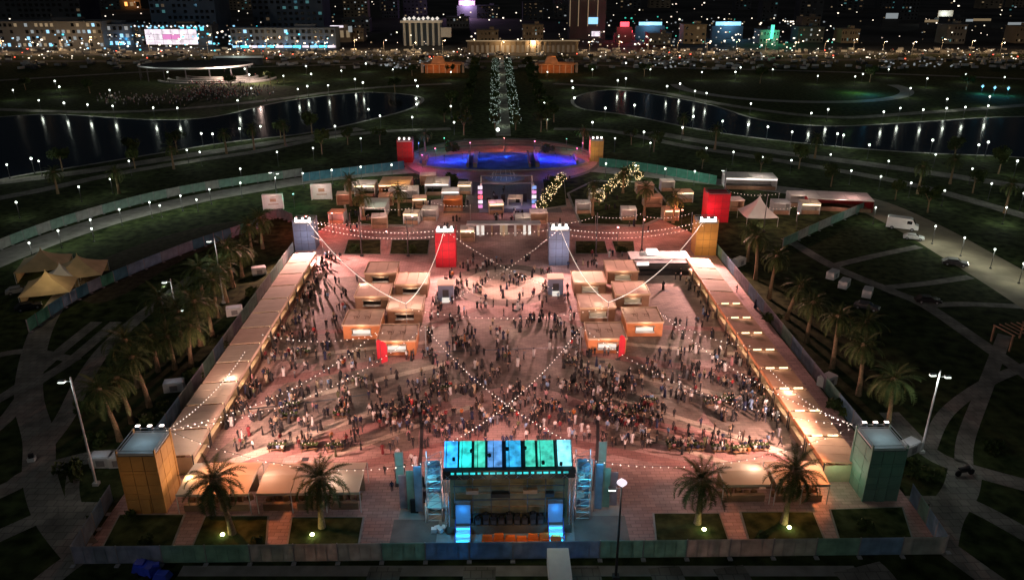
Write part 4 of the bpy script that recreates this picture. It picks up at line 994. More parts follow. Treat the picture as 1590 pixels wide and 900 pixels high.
# ------------------------------------------------------------------ trees and shrubs
def leaf_cloud(n, rx, rz, leaf, seed, cz, clumps=9):
    r = random.Random(seed); q = MB(); cl = []
    for _ in range(clumps):
        a = r.uniform(0, 2 * PI); d = r.uniform(.2, .75); cl.append((Vector((math.cos(a) * rx * d, math.sin(a) * rx * d, cz + r.uniform(-.6, .7) * rz)), r.uniform(.3, .5) * rx))
    for _ in range(n):
        c, s = cl[r.randrange(clumps)]; d = Vector((r.gauss(0, 1), r.gauss(0, 1), r.gauss(0, 1))).normalized() * s * r.uniform(.5, 1.0)
        p = c + d; u = Vector((r.gauss(0, 1), r.gauss(0, 1), r.gauss(0, 1))).normalized(); v = u.orthogonal().normalized()
        k = leaf * r.uniform(.6, 1.3); q.poly([tuple(p - u * k), tuple(p + v * k * .5), tuple(p + u * k), tuple(p - v * k * .5)])
    return q
CR = [leaf_cloud(650, 3.0, 1.7, .38, s, 0).mesh('crown', 'leaf') for s in range(3)]
TK = MB().tube((0, 0, 0), (.1, 0, 3.0), .22, .14, 6).tube((.1, 0, 2.6), (1.2, .3, 4.6), .1, .05, 5).tube((.1, 0, 2.6), (-1.0, -.5, 4.6), .1, .05, 5).tube((.1, 0, 2.6), (0, .9, 5), .1, .05, 5).mesh('trunk', 'trunk')
FAIRY = None
def tree(x, y, s, label, k, group, fairy=None, nf=60):
    t = thing('round_tree', label, 'tree', (x, y, 0), k * .9, group); t.scale = (s, s, s)
    put('trunk', TK, t); put('crown', CR[k % 3], t, (0, 0, 4.7))
    if fairy:
        r = random.Random(k); q = MB()
        for _ in range(nf):
            d = Vector((r.gauss(0, 1), r.gauss(0, 1), r.gauss(0, 1) * .9)).normalized(); q.ball((d.x * 2.6, d.y * 2.6, 4.7 + d.z * 2.3), .13 / s ** .5)
        o = q.build('fairy_lights', fairy, t); o['kind'] = 'stuff'
# boulevard with lit trees
bx = 3.4
for row, (dx, f) in enumerate(((-17, None), (-4.2, 'fairy'), (4.2, 'fairy'), (17, None))):
    for i in range(11):
        y = 318 + i * 22
        tree(bx + dx + y * .003, y, .95 if f else 1.15, '%s tree of the %s row on the far boulevard, counted from the near end' % (('light wrapped' if f else 'grey green'), ('outer left', 'inner left', 'inner right', 'outer right')[row]) if 0 else '%s boulevard tree, %s from the near end of the %s row' % ('light wrapped' if f else 'dim', ordn(i), ('outer left', 'inner left', 'inner right', 'outer right')[row]), row * 3 + i, 'trees of the far boulevard', f, 42)
        if f and i % 2 == 0: light('POINT', 'tree_lamp', (bx, y + 8, 3.0), 260, (.8, 1, .75), None, .4)
ribbon('boulevard', [(bx, 305), (bx + 1, 620)], 6, .06, 'path', False)
x, y = G(773, 203, 3); light('POINT', 'tree_lamp', (x, y, 3), 300, (.8, 1, .7), None, .4)
tag(MB().tube((0, 0, 0), (0, 0, 3), .08).ball((0, 0, 3.4), .7, 1, 1).build('bollard_light', ['darksteel', 'globe'], None, (x, y, 0)), 'bright white light at the near end of the boulevard', 'lamp')
# golden wrapped trees behind the plaza
gold = [(840, 335), (848, 322), (856, 310), (864, 299), (872, 289), (930, 320), (941, 309), (951, 299), (961, 289), (972, 280), (984, 273), (968, 298), (990, 286)]
for i, (px, py) in enumerate(gold):
    x, y = G(px, py); tree(x, y, .6, 'tree wrapped in golden fairy lights, %s from the left behind the right kiosks' % ordn(sorted(a for a, _ in gold).index(px)), i, 'golden wrapped trees', 'fairy_gold', 44)
    light('POINT', 'tree_lamp', (x + 1.8, y - 2.4, 3.2), 35, (1, .7, .35), None, .3)
dk = [(30, 250), (70, 236), (130, 250), (210, 262), (250, 225), (300, 222), (500, 240), (540, 225), (590, 225), (480, 180), (520, 176), (600, 160), (690, 190), (700, 172), (720, 210), (840, 205), (860, 190), (850, 170), (980, 225), (1015, 236), (1090, 262), (1180, 270), (1290, 290), (1390, 310), (1440, 330), (1510, 300), (1550, 270), (1240, 262), (1480, 250), (420, 130), (360, 140), (140, 145), (40, 140), (1180, 130), (1350, 128), (1500, 140), (1000, 120), (920, 118), (640, 118), (700, 118), (830, 118)]
dks = sorted(dk)
for i, (px, py) in enumerate(dk):
    x, y = dry(*G(px, py), 3.0); tree(x, y, RND.uniform(.9, 1.4), 'dark leafy tree in the unlit park, %s of all from the left' % (ordn(dks.index((px, py))) if dks.index((px, py)) < 29 else 'thirtieth' if dks.index((px, py)) == 29 else ('thirty-' + ORD[dks.index((px, py)) - 30]) if dks.index((px, py)) < 39 else ('fortieth', 'forty-first')[dks.index((px, py)) - 39]), i, 'dark park trees')
BU = [leaf_cloud(420, 1.5, .7, .26, 60 + s, .9, 8).mesh('shrub', 'leaf') for s in range(3)]
bush = [(150, 690, 1.2, 'shrub above the left white cabinet'), (240, 660, 1.4, 'dark shrub at the near foot of the left palms'), (262, 640, 1.1, 'shrub beside the left fence near the palms'), (300, 590, 1.3, 'shrub between the left palms and the fence'), (340, 540, 1.3, 'shrub against the middle of the left fence'), (390, 460, 1.3, 'shrub against the upper left fence'), (1300, 640, 1.3, 'shrub outside the right fence near the green tower'), (1200, 500, 1.3, 'shrub outside the middle of the right fence'), (130, 640, 1.0, 'small shrub left of the tall white lamp post'), (1540, 700, 1.1, 'small shrub at the right edge of the lower lawns'), (108, 742, 1.5, 'large round shrub on the lawn left of the orange tower'), (225, 845, .8, 'low shrub in the lower left lawn bed'), (1345, 822, .8, 'low shrub in the lower right lawn bed'), (1440, 745, 1.4, 'large shrub right of the green tower'), (1415, 735, 1.2, 'smaller shrub close to the green tower'), (205, 800, .6, 'shrub under the orange tower'), (400, 845, .6, 'shrub between the two lit spotlights'), (1180, 835, .6, 'shrub left of the rightmost spotlight'), (700, 282, 1.6, 'shrub left of the plaza axis behind the red tower'), (862, 285, 1.5, 'shrub right of the plaza axis behind the grey tower'), (552, 392, 1.2, 'shrub on the leftmost far lawn strip'), (640, 392, 1.2, 'shrub on the far lawn strip left of the red tower'), (915, 392, 1.2, 'shrub on the far lawn strip right of the grey tower'), (965, 392, 1.1, 'shrub on the far lawn strip beside the black bar'), (700, 235, 2.2, 'dark shrub left on the rim of the blue basin'), (851, 238, 2.2, 'dark shrub right on the rim of the blue basin')]
for i, (px, py, s, lab) in enumerate(bush):
    x, y = G(px, py); o = put('shrub', BU[i % 3], None, (x, y, 0), i); o.scale = (s, s, s * .9); tag(o, lab, 'shrub', 'shrubs')

# ------------------------------------------------------------------ tents and booths of the surroundings
for px, py, s, lab in ((72, 425, 9.5, 'back left peaked beige tent of the cluster by the promenade'), (128, 435, 9.5, 'rightmost peaked beige tent of the cluster by the promenade'), (80, 462, 9.0, 'frontmost peaked beige tent of the cluster by the promenade'), (100, 444, 5.5, 'small pale peaked tent in the middle of the cluster')):
    x, y = G(px, py); pagoda(x, y, s, 6.0 if s > 8 else 5.2, 'canvas_white' if s < 8 else 'canvas_beige', lab, rz=.3, wallm=None if s < 8 else 'canvas_beige', lamp=60)
light('POINT', 'tent_lamp', G(90, 470) + (8.0,), 420, (1, .75, .4), None, .4)
x, y = G(1175, 345); pagoda(x, y, 8.2, 7.6, 'canvas_white', 'tall white peaked tent right of the red tower', wallm=None, lamp=260)
light('POINT', 'tent_lamp', (x - 3, y - 9, 7), 620, (1, .75, .6), None, .4)
def booth(px, py, W, D, H, rz, roofm, frontm, label, name='booth', lamp=30, col=(1, .7, .6), strip=None, bays=1):
    x, y = G(px, py); t = thing(name, label, 'booth', (x, y, 0), rz, 'booths behind the far towers')
    MB().box((0, D / 2, 0), (W, .15, H)).build('back_wall', frontm, t)
    for i in range(bays): MB().box((-W / 2 + (i + .5) * W / bays, 0, H + .01 * 0), (W / bays - .1, D + .4, .22)).build('roof_panel', roofm, t)
    for s in (-1, 1): MB().box((s * (W / 2 - .1), 0, 0), (.15, D - .2, H - .01)).build('side_wall', frontm, t)
    if name == 'sign_wall':
        MB().box((0, D / 2 - .1, H * .5), (W * .3, .06, H * .22)).box((0, D / 2 - .1, H * .3), (W * .5, .06, H * .06)).build('emblem', 'ply_dark', t); light('POINT', 'sign_lamp', (0, -3.0, H * .6), 260, (1, .75, .7), t, .2)  # lamp added in front to brighten the white screen
    else: MB().box((0, -D / 2 + .3, 0), (W - .6, .5, 1.0)).build('counter', 'ply_dark', t)
    if strip: MB().box((0, -D / 2 - .25, H - .35), (W - .3, .08, .35)).build('light_strip', strip, t)
    if lamp: light('POINT', 'booth_lamp', (0, -D / 2 - 1.2, H - .4), lamp * 1.6, col, t, .2); light('POINT', 'booth_roof_lamp', (W * .2, -D * .3, H + 3.2), lamp * 3.2, col, t, .2)
    return t
booth(425, 325, 5.5, 1.0, 4.0, .1, 'offwhite', 'offwhite', 'white sign screen at the far left', 'sign_wall', 60, (1, .6, .5))
booth(500, 310, 5.8, 1.0, 4.4, .05, 'offwhite', 'offwhite', 'second white sign screen, above the red lit ground', 'sign_wall', 70, (1, .6, .5))
booth(583, 335, 6.6, 9, 3.4, 0, 'canvas_white', 'offwhite', 'long greenish white canopy left of the axis', 'canopy', 60, (.85, 1, .8), None, 2)
booth(569, 302, 6, 6, 3.4, 0, 'canvas_white', 'offwhite', 'small bright canopy at the back left', 'canopy', 60, (1, .8, .7), 'strip_warm')
booth(616, 300, 9, 9, 3.6, 0, 'canvas', 'ply_orange', 'orange lit canopy at the back left', 'canopy', 160, (1, .5, .15), 'strip_warm', 3)
booth(628, 312, 8, 5, 3.6, 0, 'canvas_white', 'offwhite', 'striped white canopy beside the orange one', 'canopy', 70, (1, .75, .65), None, 6)
booth(680, 298, 7, 8, 3.4, 0, 'canvas_pale', 'offwhite', 'white booth left of the lit stage frame', 'booth', 110, (1, .8, .8), 'strip_white', 3)
booth(704, 325, 5, 4, 3.2, 0, 'ply_orange', 'ply_orange', 'small orange booth left of the axis', 'booth', 80, (1, .45, .15), None)
booth(700, 312, 5, 4, 3.2, 0, 'canvas_white', 'offwhite', 'white booth just above the small orange one', 'booth', 60, (1, .8, .7), 'strip_white')
booth(1162, 290, 15, 7, 3.4, -.12, 'canvas_white', 'offwhite', 'long white canopy at the back right', 'canopy', 110, (1, .85, .75), 'strip_white', 4)
booth(1298, 322, 17, 8, 3.2, -.2, 'canvas_white', 'red_dark', 'long white roofed pavilion with dark red inside at the back right', 'pavilion', 150, (1, .55, .5), None, 5)
booth(1235, 318, 4.5, 4.5, 3.2, -.1, 'canvas_white', 'offwhite', 'small white booth between tent and red pavilion', 'booth', 60, (1, .7, .6))
booth(1210, 330, 4.5, 4.0, 3.0, -.1, 'offwhite', 'offwhite', 'low white booth behind the peaked tent', 'booth', 40, (1, .7, .6))
# more pitches of the far food garden
for k, (px, py, W_, m_, lab) in enumerate(((925, 312, 4, 'canvas_white', 'small white booth left of the second golden tree row'), (1000, 300, 5, 'canvas', 'beige booth right of the golden trees'), (1035, 295, 4, 'canvas_white', 'white booth under the green fence'), (1040, 340, 4, 'canvas_rust', 'rust roofed booth left of the golden tower'), (975, 340, 4, 'canvas_white', 'white booth above the black bar'), (600, 318, 4, 'canvas_rust', 'small rust booth in front of the striped canopy'), (640, 346, 4, 'canvas_pale', 'cream booth just left of the red cube tower'), (590, 352, 4, 'canvas_white', 'white booth above the far lawn strips'), (525, 345, 4, 'canvas_rust', 'rust booth on the red lit ground'), (770, 330, 4, 'canvas_white', 'white booth in front of the small stage, on its left'), (800, 322, 4, 'canvas_pale', 'cream booth in front of the small stage, on its right'), (1140, 325, 4, 'canvas_white', 'white booth left of the tall peaked tent'), (1255, 330, 5, 'canvas_pale', 'cream booth in front of the long red pavilion'), (535, 316, 4, 'canvas_pale', 'small cream booth among the far palms'), (548, 300, 4, 'canvas_white', 'small white booth beside the far palms'), (652, 322, 4, 'canvas', 'small beige booth right of the striped canopy'), (668, 340, 4, 'canvas_white', 'low white booth above the red cube tower'), (665, 285, 5, 'canvas_white', 'farthest white booth left of the small stage'), (722, 300, 4, 'canvas_pale', 'cream booth closest to the small stage'), (836, 345, 4.5, 'canvas_white', 'white booth behind the grey blue tower'), (812, 352, 4, 'canvas_white', 'pale booth left of the grey blue tower'), (726, 372, 3.5, 'canvas_white', 'white booth directly right of the red cube tower'), (905, 330, 4, 'offwhite', 'grey booth under the golden trees'), (1012, 320, 5, 'canvas_rust', 'rust roofed booth left of the far red tower'), (1060, 312, 5, 'canvas_rust', 'rust roofed booth closer to the far red tower'))):
    booth(px, py, W_, 3.5, 2.9, .1 * math.sin(k * 3), m_, 'ply' if k % 2 else 'offwhite', lab, 'booth', 60, ((1, .7, .55), (1, .5, .4))[k % 2], 'strip_warm' if k % 3 == 0 else None, 2)
# the black and white bar container in front of the golden tower
x0, y0 = 29.3, 152.8
t = thing('bar_container', 'long black and grey bar with white illuminated signs beside the golden tower', 'bar', (35.6, 156.5, 0))
MB().box((0, 1, 0), (12.6, 5.5, 2.6)).build('body', 'darksteel', t); MB().box((0, 1.8, 2.6), (12.9, 5.0, .16)).build('roof', 'offwhite', t)
MB().box((0, -2.4, 2.3), (12.6, 1.8, .5)).build('canopy', 'steel', t); MB().box((0, -3.32, 2.35), (12.4, .05, .4)).build('canopy_edge', 'black', t)
MB().box((-1.2, 3.0, 2.77), (2.4, 2.4, .7)).build('sign_cube', 'strip_white', t); MB().box((-4.4, -3.36, 2.3), (2.6, .06, .75)).build('sign', 'strip_white', t)
MB().box((0, -3.2, 0), (11.6, .6, 1.05)).build('bar_counter', 'black', t); light('POINT', 'bar_lamp', (0, -4.4, 3.4), 70, (1, .9, .85), t, .2)
# entrance arch and gates at the far centre
t = thing('entrance_gate', 'low far entrance gate with white lit screens between the red and grey towers', 'gate', (2, 181, 0))
MB().box((0, 0, 3.0), (18, 2.6, .4)).build('beam', 'offwhite', t)
for k in range(7): MB().box((-8.6 + k * 2.86, 0, 0), (.5, 1.6, 3.0)).build('pier', ('ply', 'white', 'ply_dark')[k % 3], t)
for k in range(3): MB().box((-5.7 + k * 5.72, -.2, .2), (1.9, .1, 2.5)).build('screen', ('led_screen', 'win_warm', 'led_screen')[k], t)
light('POINT', 'gate_lamp', (0, -4, 4), 180, (1, .8, .7), t, .3)
# light frames along the axis
t = thing('small_stage', 'small far stage frame lit violet and white on the axis', 'stage', (3.2, 205, 0))
MB().box((0, 0, 0), (15, 9, 1)).build('deck', 'tower_blue', t)
for s in (-1, 1):
    MB().tube((s * 7, -4, 0), (s * 7, -4, 8), .2, n=4).tube((s * 7, 4, 0), (s * 7, 4, 8), .2, n=4).build('truss_leg', 'truss', t)
    for k in range(5): MB().box((s * 7.2, -4.3, 1.2 + k * 1.3), (1.2, .1, .9)).build('light_panel', ('led_pink', 'led_white', 'sign_red')[k % 3] if s < 0 else ('led_pink', 'p_violet', 'led_white')[k % 3], t)
MB().tube((-7, -4, 8), (7, -4, 8), .2, n=4).tube((-7, 4, 8), (7, 4, 8), .2, n=4).build('roof_truss', 'truss', t)
for k in range(6): MB().box((-5 + k * 2, 2 + .5 * (k % 2), 1), (1.1, .6, 1.2 + .5 * (k % 3))).build('speaker', 'black', t)
light('POINT', 'stage_lamp', (-4.5, -6, 5), 240, (1, .4, .6), t, .3); light('POINT', 'stage_lamp', (5, -6, 5), 260, (.7, .4, 1), t, .3)
t = thing('fountain', 'round blue lit fountain plate below the blue basin', 'fountain', (2.6, 236, 0))
MB().prism([(6.5 * math.cos(i * PI / 12), 6.5 * math.sin(i * PI / 12)) for i in range(24)], 0, .7).build('basin', 'concrete', t)
MB().prism([(5.6 * math.cos(i * PI / 12), 5.6 * math.sin(i * PI / 12)) for i in range(24)], .6, .75).build('pool', 'tower_blue', t)
q = MB()
for i in range(14): q.tube((4 * math.cos(i * .45), 4 * math.sin(i * .45), .7), (3.2 * math.cos(i * .45), 3.2 * math.sin(i * .45), 2.4), .06, .03, 5)
q.build('jets', 'white', t)
light('POINT', 'fountain_lamp', (0, -4, 5), 330, (.25, .5, 1), t, .3)
# colours of the basin
B_ = []
for px, py, e, c in ((718, 252, 3300, (.02, .12, 1)), (745, 250, 500, (.02, .15, 1)), (783, 246, 900, (.02, .15, 1)), (838, 250, 3600, (.02, .05, 1)), (862, 252, 1500, (.03, .05, 1)), (690, 255, 700, (.05, .15, 1)), (885, 255, 900, (.2, .08, 1))):
    x, y = G(px, py - 3, .5); light('POINT', 'basin_lamp', (x, y, 2.8), e * 3.0, c, None, .3); B_.append((x, y))
for k, (x, y) in enumerate(sorted(B_)):
    tag(MB().tube((0, 0, 0), (0, 0, 2.2), .06).box((0, 0, 2.2), (.5, .3, .35)).build('lamp_stand', 'darksteel', None, (x, y, .47)), 'blue floodlight stand in the far basin, %s from the left' % ordn(k), 'floodlight', 'floodlight stands in the basin')
for k, (px, py, e, c) in enumerate(((676, 230, 520, (1, .12, .25)), (730, 221, 420, (1, .2, .3)), (783, 214, 520, (1, .22, .15)), (830, 219, 620, (1, .2, .35)), (896, 230, 720, (1, .12, .3)), (655, 240, 420, (1, .1, .3)), (650, 222, 380, (.1, .3, 1)), (690, 214, 300, (.1, .9, .4)), (880, 215, 240, (.2, 1, .4)), (905, 222, 350, (1, .15, .2)))):
    x, y = G(px, py, 4.5); light('POINT', 'path_lamp', (x, y, 4.5), e * 3.5, c, None, .3)
    tag(MB().tube((0, 0, 0), (0, 0, 4.0), .06).box((0, 0, 4.0), (.5, .3, .35)).build('lamp_stand', 'darksteel', None, (x, y, .07)), 'coloured floodlight stand on the arc walk, %s from the left' % ordn([2, 4, 5, 6, 8, 1, 0, 3, 7, 9][k]), 'floodlight', 'floodlight stands on the arc walk')
for k, (px, py, e, c) in enumerate(((475, 335, 650, (1, .12, .1)), (515, 330, 500, (1, .15, .12)), (600, 358, 260, (1, .3, .25)), (1000, 340, 420, (1, .3, .2)), (1060, 325, 480, (1, .25, .12)), (960, 352, 300, (1, .3, .3)), (455, 300, 260, (.1, .8, .5)), (640, 335, 160, (1, .5, .5)), (1240, 330, 260, (1, .5, .4)))):
    x, y = G(px, py, 4.5); light('POINT', 'garden_lamp', (x, y, 4.5), e * 5.5, c, None, .3)
    tag(MB().tube((0, 0, 0), (0, 0, 4.0), .06).box((0, 0, 4.0), (.5, .3, .35)).build('lamp_stand', 'darksteel', None, (x, y, .0)), 'floodlight stand in the gardens behind the far towers, %s from the left' % ordn([1, 2, 3, 6, 7, 5, 0, 4, 8][k]), 'floodlight', 'floodlight stands in the gardens')

# ------------------------------------------------------------------ vehicles
def car(px, py, rz, body, label, kind='car', s=1.0, lights_on=False, cat=None):
    x, y = G(px, py); t = thing('parked_' + kind, label, cat or kind, (x, y, .05), rz, 'vehicles round the event'); t.scale = (s, s, s)
    L, W_, H = (4.6, 1.8, 1.45) if kind == 'car' else (5.9, 2.1, 2.5)
    if kind == 'car': prof = [(-2.3, .35), (-2.3, .8), (-1.95, .95), (-1.4, 1.4), (.3, 1.45), (1.0, .98), (2.1, .85), (2.3, .6), (2.3, .35)]
    else: prof = [(-2.95, .4), (-2.95, 2.3), (-2.8, 2.5), (1.3, 2.5), (1.7, 2.3), (2.3, 1.35), (2.9, 1.15), (2.95, .4)]
    q = MB(); k = len(prof)
    q.v = [(a, -W_ / 2, b_) for a, b_ in prof] + [(a, W_ / 2, b_) for a, b_ in prof]
    # tumblehome
    q.v = [(a, yy * (1 if b_ < 1.0 else .86), b_) for a, yy, b_ in q.v]
    q.f = [tuple(reversed(range(k))), tuple(range(k, 2 * k))] + [(i, (i + 1) % k, (i + 1) % k + k, i + k) for i in range(k)]; q.m = [0] * len(q.f)
    b = q.build('body', body, t)
    if kind == 'car':
        MB().poly([(1.02, -.68, 1.0), (1.02, .68, 1.0), (.36, .64, 1.44), (.36, -.64, 1.44)]).build('windscreen', 'glass_dark', t, (.02, 0, .012))
        for sy in (-1, 1): MB().box((-.45, sy * .82, 1.0), (1.9, .03, .32)).build('side_window', 'glass_dark', t)
    else:
        MB().poly([(2.3, -.85, 1.4), (2.3, .85, 1.4), (1.72, .85, 2.28), (1.72, -.85, 2.28)]).build('windscreen', 'glass_dark', t, (.02, 0, .012))
        for sy in (-1, 1): MB().box((1.2, sy * .915, 1.45), (.9, .03, .6)).build('side_window', 'glass_dark', t)
    for sx in (-1, 1):
        for sy in (-1, 1):
            wv = MB().tube((sx * L * .31, sy * (W_ / 2 - .2), .36), (sx * L * .31, sy * (W_ / 2 + .02), .36), .36, n=10).build('wheel', 'black', t)
            MB().tube((sx * L * .31, sy * (W_ / 2 + .02), .36), (sx * L * .31, sy * (W_ / 2 + .03), .36), .2, n=8).build('rim', 'steel', wv)
    for sy in (-1, 1): MB().box((L / 2 - .01, sy * .62, .62), (.05, .35, .16)).build('headlight', 'head_lamp' if lights_on else 'white', t)
    return t
car(1400, 356, -.5, 'white', 'white delivery van on the tan service road', 'van', 1.25)
car(1418, 372, -.45, 'offwhite', 'pale car just below the white van', 'car', 1.0)
car(1482, 412, -.4, 'darksteel', 'dark car on the service road, right of the van', 'car', 1.1, True)
car(1345, 480, -.6, 'darksteel', 'dark car on the unlit ground beyond the right palms', 'car')
car(1440, 470, -.2, 'black', 'black car in the dark park at the right', 'car')
car(45, 480, .6, 'black', 'black car left of the beige peaked tents', 'car')
car(30, 455, .5, 'steel', 'grey car beside the left end of the promenade', 'car')
x, y = G(866, 893)
t = thing('parked_truck', 'white box truck outside the front fence below the stage', 'truck', (x, y - 2.2, .05), -PI / 2)
MB().box((-.6, 0, .9), (5.0, 2.3, 2.0)).build('cargo_box', 'white', t); MB().box((2.6, 0, .5), (1.3, 2.1, 1.9), 0, 0, None, .92).build('cab', 'offwhite', t)
MB().box((0, 0, .5), (6.0, 1.2, .35)).build('chassis', 'black', t); MB().box((3.23, 0, 1.3), (.05, 1.7, .7)).build('windscreen', 'glass_dark', t)
for sx in (-1.8, 2.2):
    for sy in (-1, 1): MB().tube((sx, sy * .85, .45), (sx, sy * 1.1, .45), .45, n=10).build('wheel', 'black', t)
# blue wrapped bikes lower left and motorcycle at the right
def motorbike(px, py, rz, m, label, s=1.0):
    x, y = G(px, py); t = thing('motorcycle', label, 'motorcycle', (x, y, .05), rz); t.scale = (s,) * 3
    MB().box((0, 0, .5), (1.0, .35, .35), 0, 0, None, .8).ball((.15, 0, .9), .3, 0, 1, .8).build('body', m, t); MB().box((-.45, 0, .82), (.7, .3, .12)).build('seat', 'black', t)
    for a in (-.75, .75): MB().tube((a, -.07, .33), (a, .07, .33), .33, n=12).build('wheel', 'black', t)
    MB().tube((.75, 0, .33), (.5, 0, 1.1), .04).tube((.5, -.35, 1.1), (.5, .35, 1.1), .03).build('handlebar', 'steel', t); MB().ball((.72, 0, .85), .12, 0, 0).build('headlight', 'white', t)
motorbike(1497, 738, .2, 'black', 'dark motorcycle on the path crossing right of the green tower', 1.3)
t = thing('covered_trailer', 'blue tarpaulin covered trailer outside the lower left front fence', 'trailer', G(238, 893) + (.05,), -.35)
MB().box((-.8, 0, .4), (2.6, 1.6, .9), 0, 0, None, .8).box((1.5, -.2, .3), (1.8, 1.2, .7), .2, 0, None, .7).build('tarpaulin', 'blue', t)
for a in (-1.4, 0): MB().tube((a, -.9, .3), (a, .9, .3), .3, n=10).build('wheel', 'black', t)
MB().box((-1.4, -.1, 1.3), (1.0, .9, .25), .3).box((.4, .3, 1.2), (.7, .5, .3), .5).build('bundle', 'blue', t)
light('POINT', 'trailer_lamp', (0, -2, 3), 16, (.4, .5, 1), t, .2)
x, y = G(50, 715)
tag(MB().box((0, 0, 0), (.9, .8, .5), .2).box((0, 0, .5), (.6, .5, .5), .4, 1).build('waste_bin', ['offwhite', 'black'], None, (x, y, .04)), 'small white bin with dark top on the left path crossing', 'bin')
# gazebo frame at the far right edge
x, y = G(1575, 535)
t = thing('pergola', 'dark reddish pergola frame at the right edge of the park', 'pergola', (x, y, 0), .2)
for sx in (-1, 1):
    for sy in (-1, 1): MB().box((sx * 3, sy * 2, 0), (.25, .25, 3)).build('post', 'ply_dark', t)
for k in range(6): MB().box((-3 + k * 1.2, 0, 3.0), (.15, 4.6, .2)).build('beam', 'ply_dark', t)
light('POINT', 'pergola_lamp', (0, 0, 2.2), 12, (1, .4, .25), t, .2)

# ------------------------------------------------------------------ far landmarks of the park
t = thing('amphitheatre', 'open air theatre with thin curved white canopy rim beyond the left pond', 'theatre', (-181, 492, 0))
def arc3(cx, cy, rx, ry, a0, a1, z, n): return [(cx + rx * math.cos(a0 + (a1 - a0) * i / n), cy + ry * math.sin(a0 + (a1 - a0) * i / n), z) for i in range(n + 1)]
MB().path(arc3(0, 0, 34, 26, PI * 1.02, PI * 1.98, 8, 24), .55, 6).build('canopy_rim', 'white', t)
q = MB()
for i in range(24):
    a = PI * (1.02 + .96 * i / 23)
    if i % 3 == 0: q.tube((34 * math.cos(a), 26 * math.sin(a), 0), (34 * math.cos(a), 26 * math.sin(a), 8), .3, n=5)
q.build('canopy_columns', 'darksteel', t)
MB().prism([(33 * math.cos(i * PI / 16), 25 * math.sin(i * PI / 16)) for i in range(32)], 7.2, 7.8).build('canopy_roof', 'asphalt', t)
MB().box((5, 66, 5), (34, 3, 1.2)).build('far_roof_edge', 'white', t); MB().box((5, 67.5, 0), (32, 2, 5)).build('far_wall', 'asphalt', t)
for k in range(4):
    q = MB(); A = arc3(14, -8, 18 + 5 * k, 10 + 4.5 * k, PI * 1.1, PI * 2.1, 0, 20)
    for a, b_ in zip(A[:-1], A[1:]): q.prism([a[:2], b_[:2], (b_[0] * 1.05, b_[1] - 1.8), (a[0] * 1.05, a[1] - 1.8)], 0, 2.6 - .6 * k)
    q.build('seating_tier', 'concrete', t)
light('POINT', 'theatre_lamp', (25, -26, 9), 26000, (1, .72, .6), t, .6); light('POINT', 'theatre_lamp', (44, -30, 9), 20000, (1, .70, .6), t, .6)
light('POINT', 'theatre_lamp', (0, -31, 14), 900, (.9, 1, .9), t, .6); light('POINT', 'theatre_lamp', (5, 58, 9), 1200, (.8, 1, .9), t, .6)
light('POINT', 'theatre_lamp', (-22, -24, 13), 700, (.9, 1, .9), t, .6)
for s, px in ((-1, 688), (1, 863)):
    x, y = G(px, 112)
    t = thing('park_pavilion', 'orange lit pavilion on the %s side of the far boulevard end' % ('left' if s < 0 else 'right'), 'pavilion', (x, y, 0))
    MB().box((0, 0, 0), (22, 12, 5)).build('wall', 'ply_orange', t); MB().box((0, 0, 5), (24, 14, .6)).build('roof', 'canvas_rust', t); MB().box((-3, 0, 5.6), (9, 7, 4), 0, 0, None, .6).build('upper_roof', 'canvas_rust', t)
    for k in range(6): MB().box((-9.5 + k * 3.8, -6.3, 0), (.6, .6, 5)).build('column', 'canvas', t)
    for k in (-1, 1): MB().box((k * 13, -3, 0), (1.6, 1.6, 6)).build('corner_turret', 'canvas', t)
    light('POINT', 'pavilion_lamp', (-5, -13, 7), 900, (1, .36, .08), t, .5); light('POINT', 'pavilion_lamp', (6, -13, 8), 900, (1, .36, .08), t, .5); light('POINT', 'pavilion_lamp', (0, 0, 13), 900, (1, .36, .08), t, .5)

# ------------------------------------------------------------------ city
for n_, c in (('facade_dark', (.07, .075, .08)), ('facade_blue', (.10, .13, .17)), ('facade_tan', (.22, .18, .13)), ('facade_grey', (.13, .13, .13))): mat(n_, c, .85, .2, .05, .2)
def building(px, py, wpx, h, d, wm, label, wins=(8, 4), lit=.3, wmats=('win_warm', 'win_white', 'win_dim'), name='city_building', seed=0, group='city buildings beyond the boulevard', big=1.0, balc=False):
    x, y = G(px, py); W_ = wpx / CF * y * 1.02
    t = thing(name, label, 'building', (x, y + d / 2, 0), 0, group)
    MB().box((0, 0, 0), (W_, d, h)).build('wall', wm, t); MB().box((0, 0, h), (W_ + .8, d + .8, .7)).build('parapet', wm, t)
    MB().box((W_ * .2, 0, h + .7), (W_ * .2, d * .4, 2.4)).build('roof_house', wm, t)
    r = random.Random(seed + px); nx, nz = wins; qs = {k: MB() for k in wmats}; dq = MB(); fr = MB()
    for i in range(nx):
        for j in range(nz):
            cx = -W_ / 2 + (i + .5) * W_ / nx; cz = (j + .35) * h / nz; ww, hh = W_ / nx * .55 * big, h / nz * .5 * big
            if r.random() < .18: continue
            tgt_ = qs[wmats[r.randrange(len(wmats))]] if r.random() < lit else dq
            tgt_.box((cx, -d / 2 - .05, cz), (ww, .12, hh)); fr.box((cx, -d / 2 - .15, cz - .25), (ww + .4, .3, .2))
    for k in wmats:
        if qs[k].f: o = qs[k].build('lit_windows', k, t); o['kind'] = 'stuff'
    if dq.f: o = dq.build('dark_windows', 'glass_dark', t); o['kind'] = 'stuff'
    o = fr.build('window_sills', wm, t); o['kind'] = 'stuff'
    return t, W_, h, d
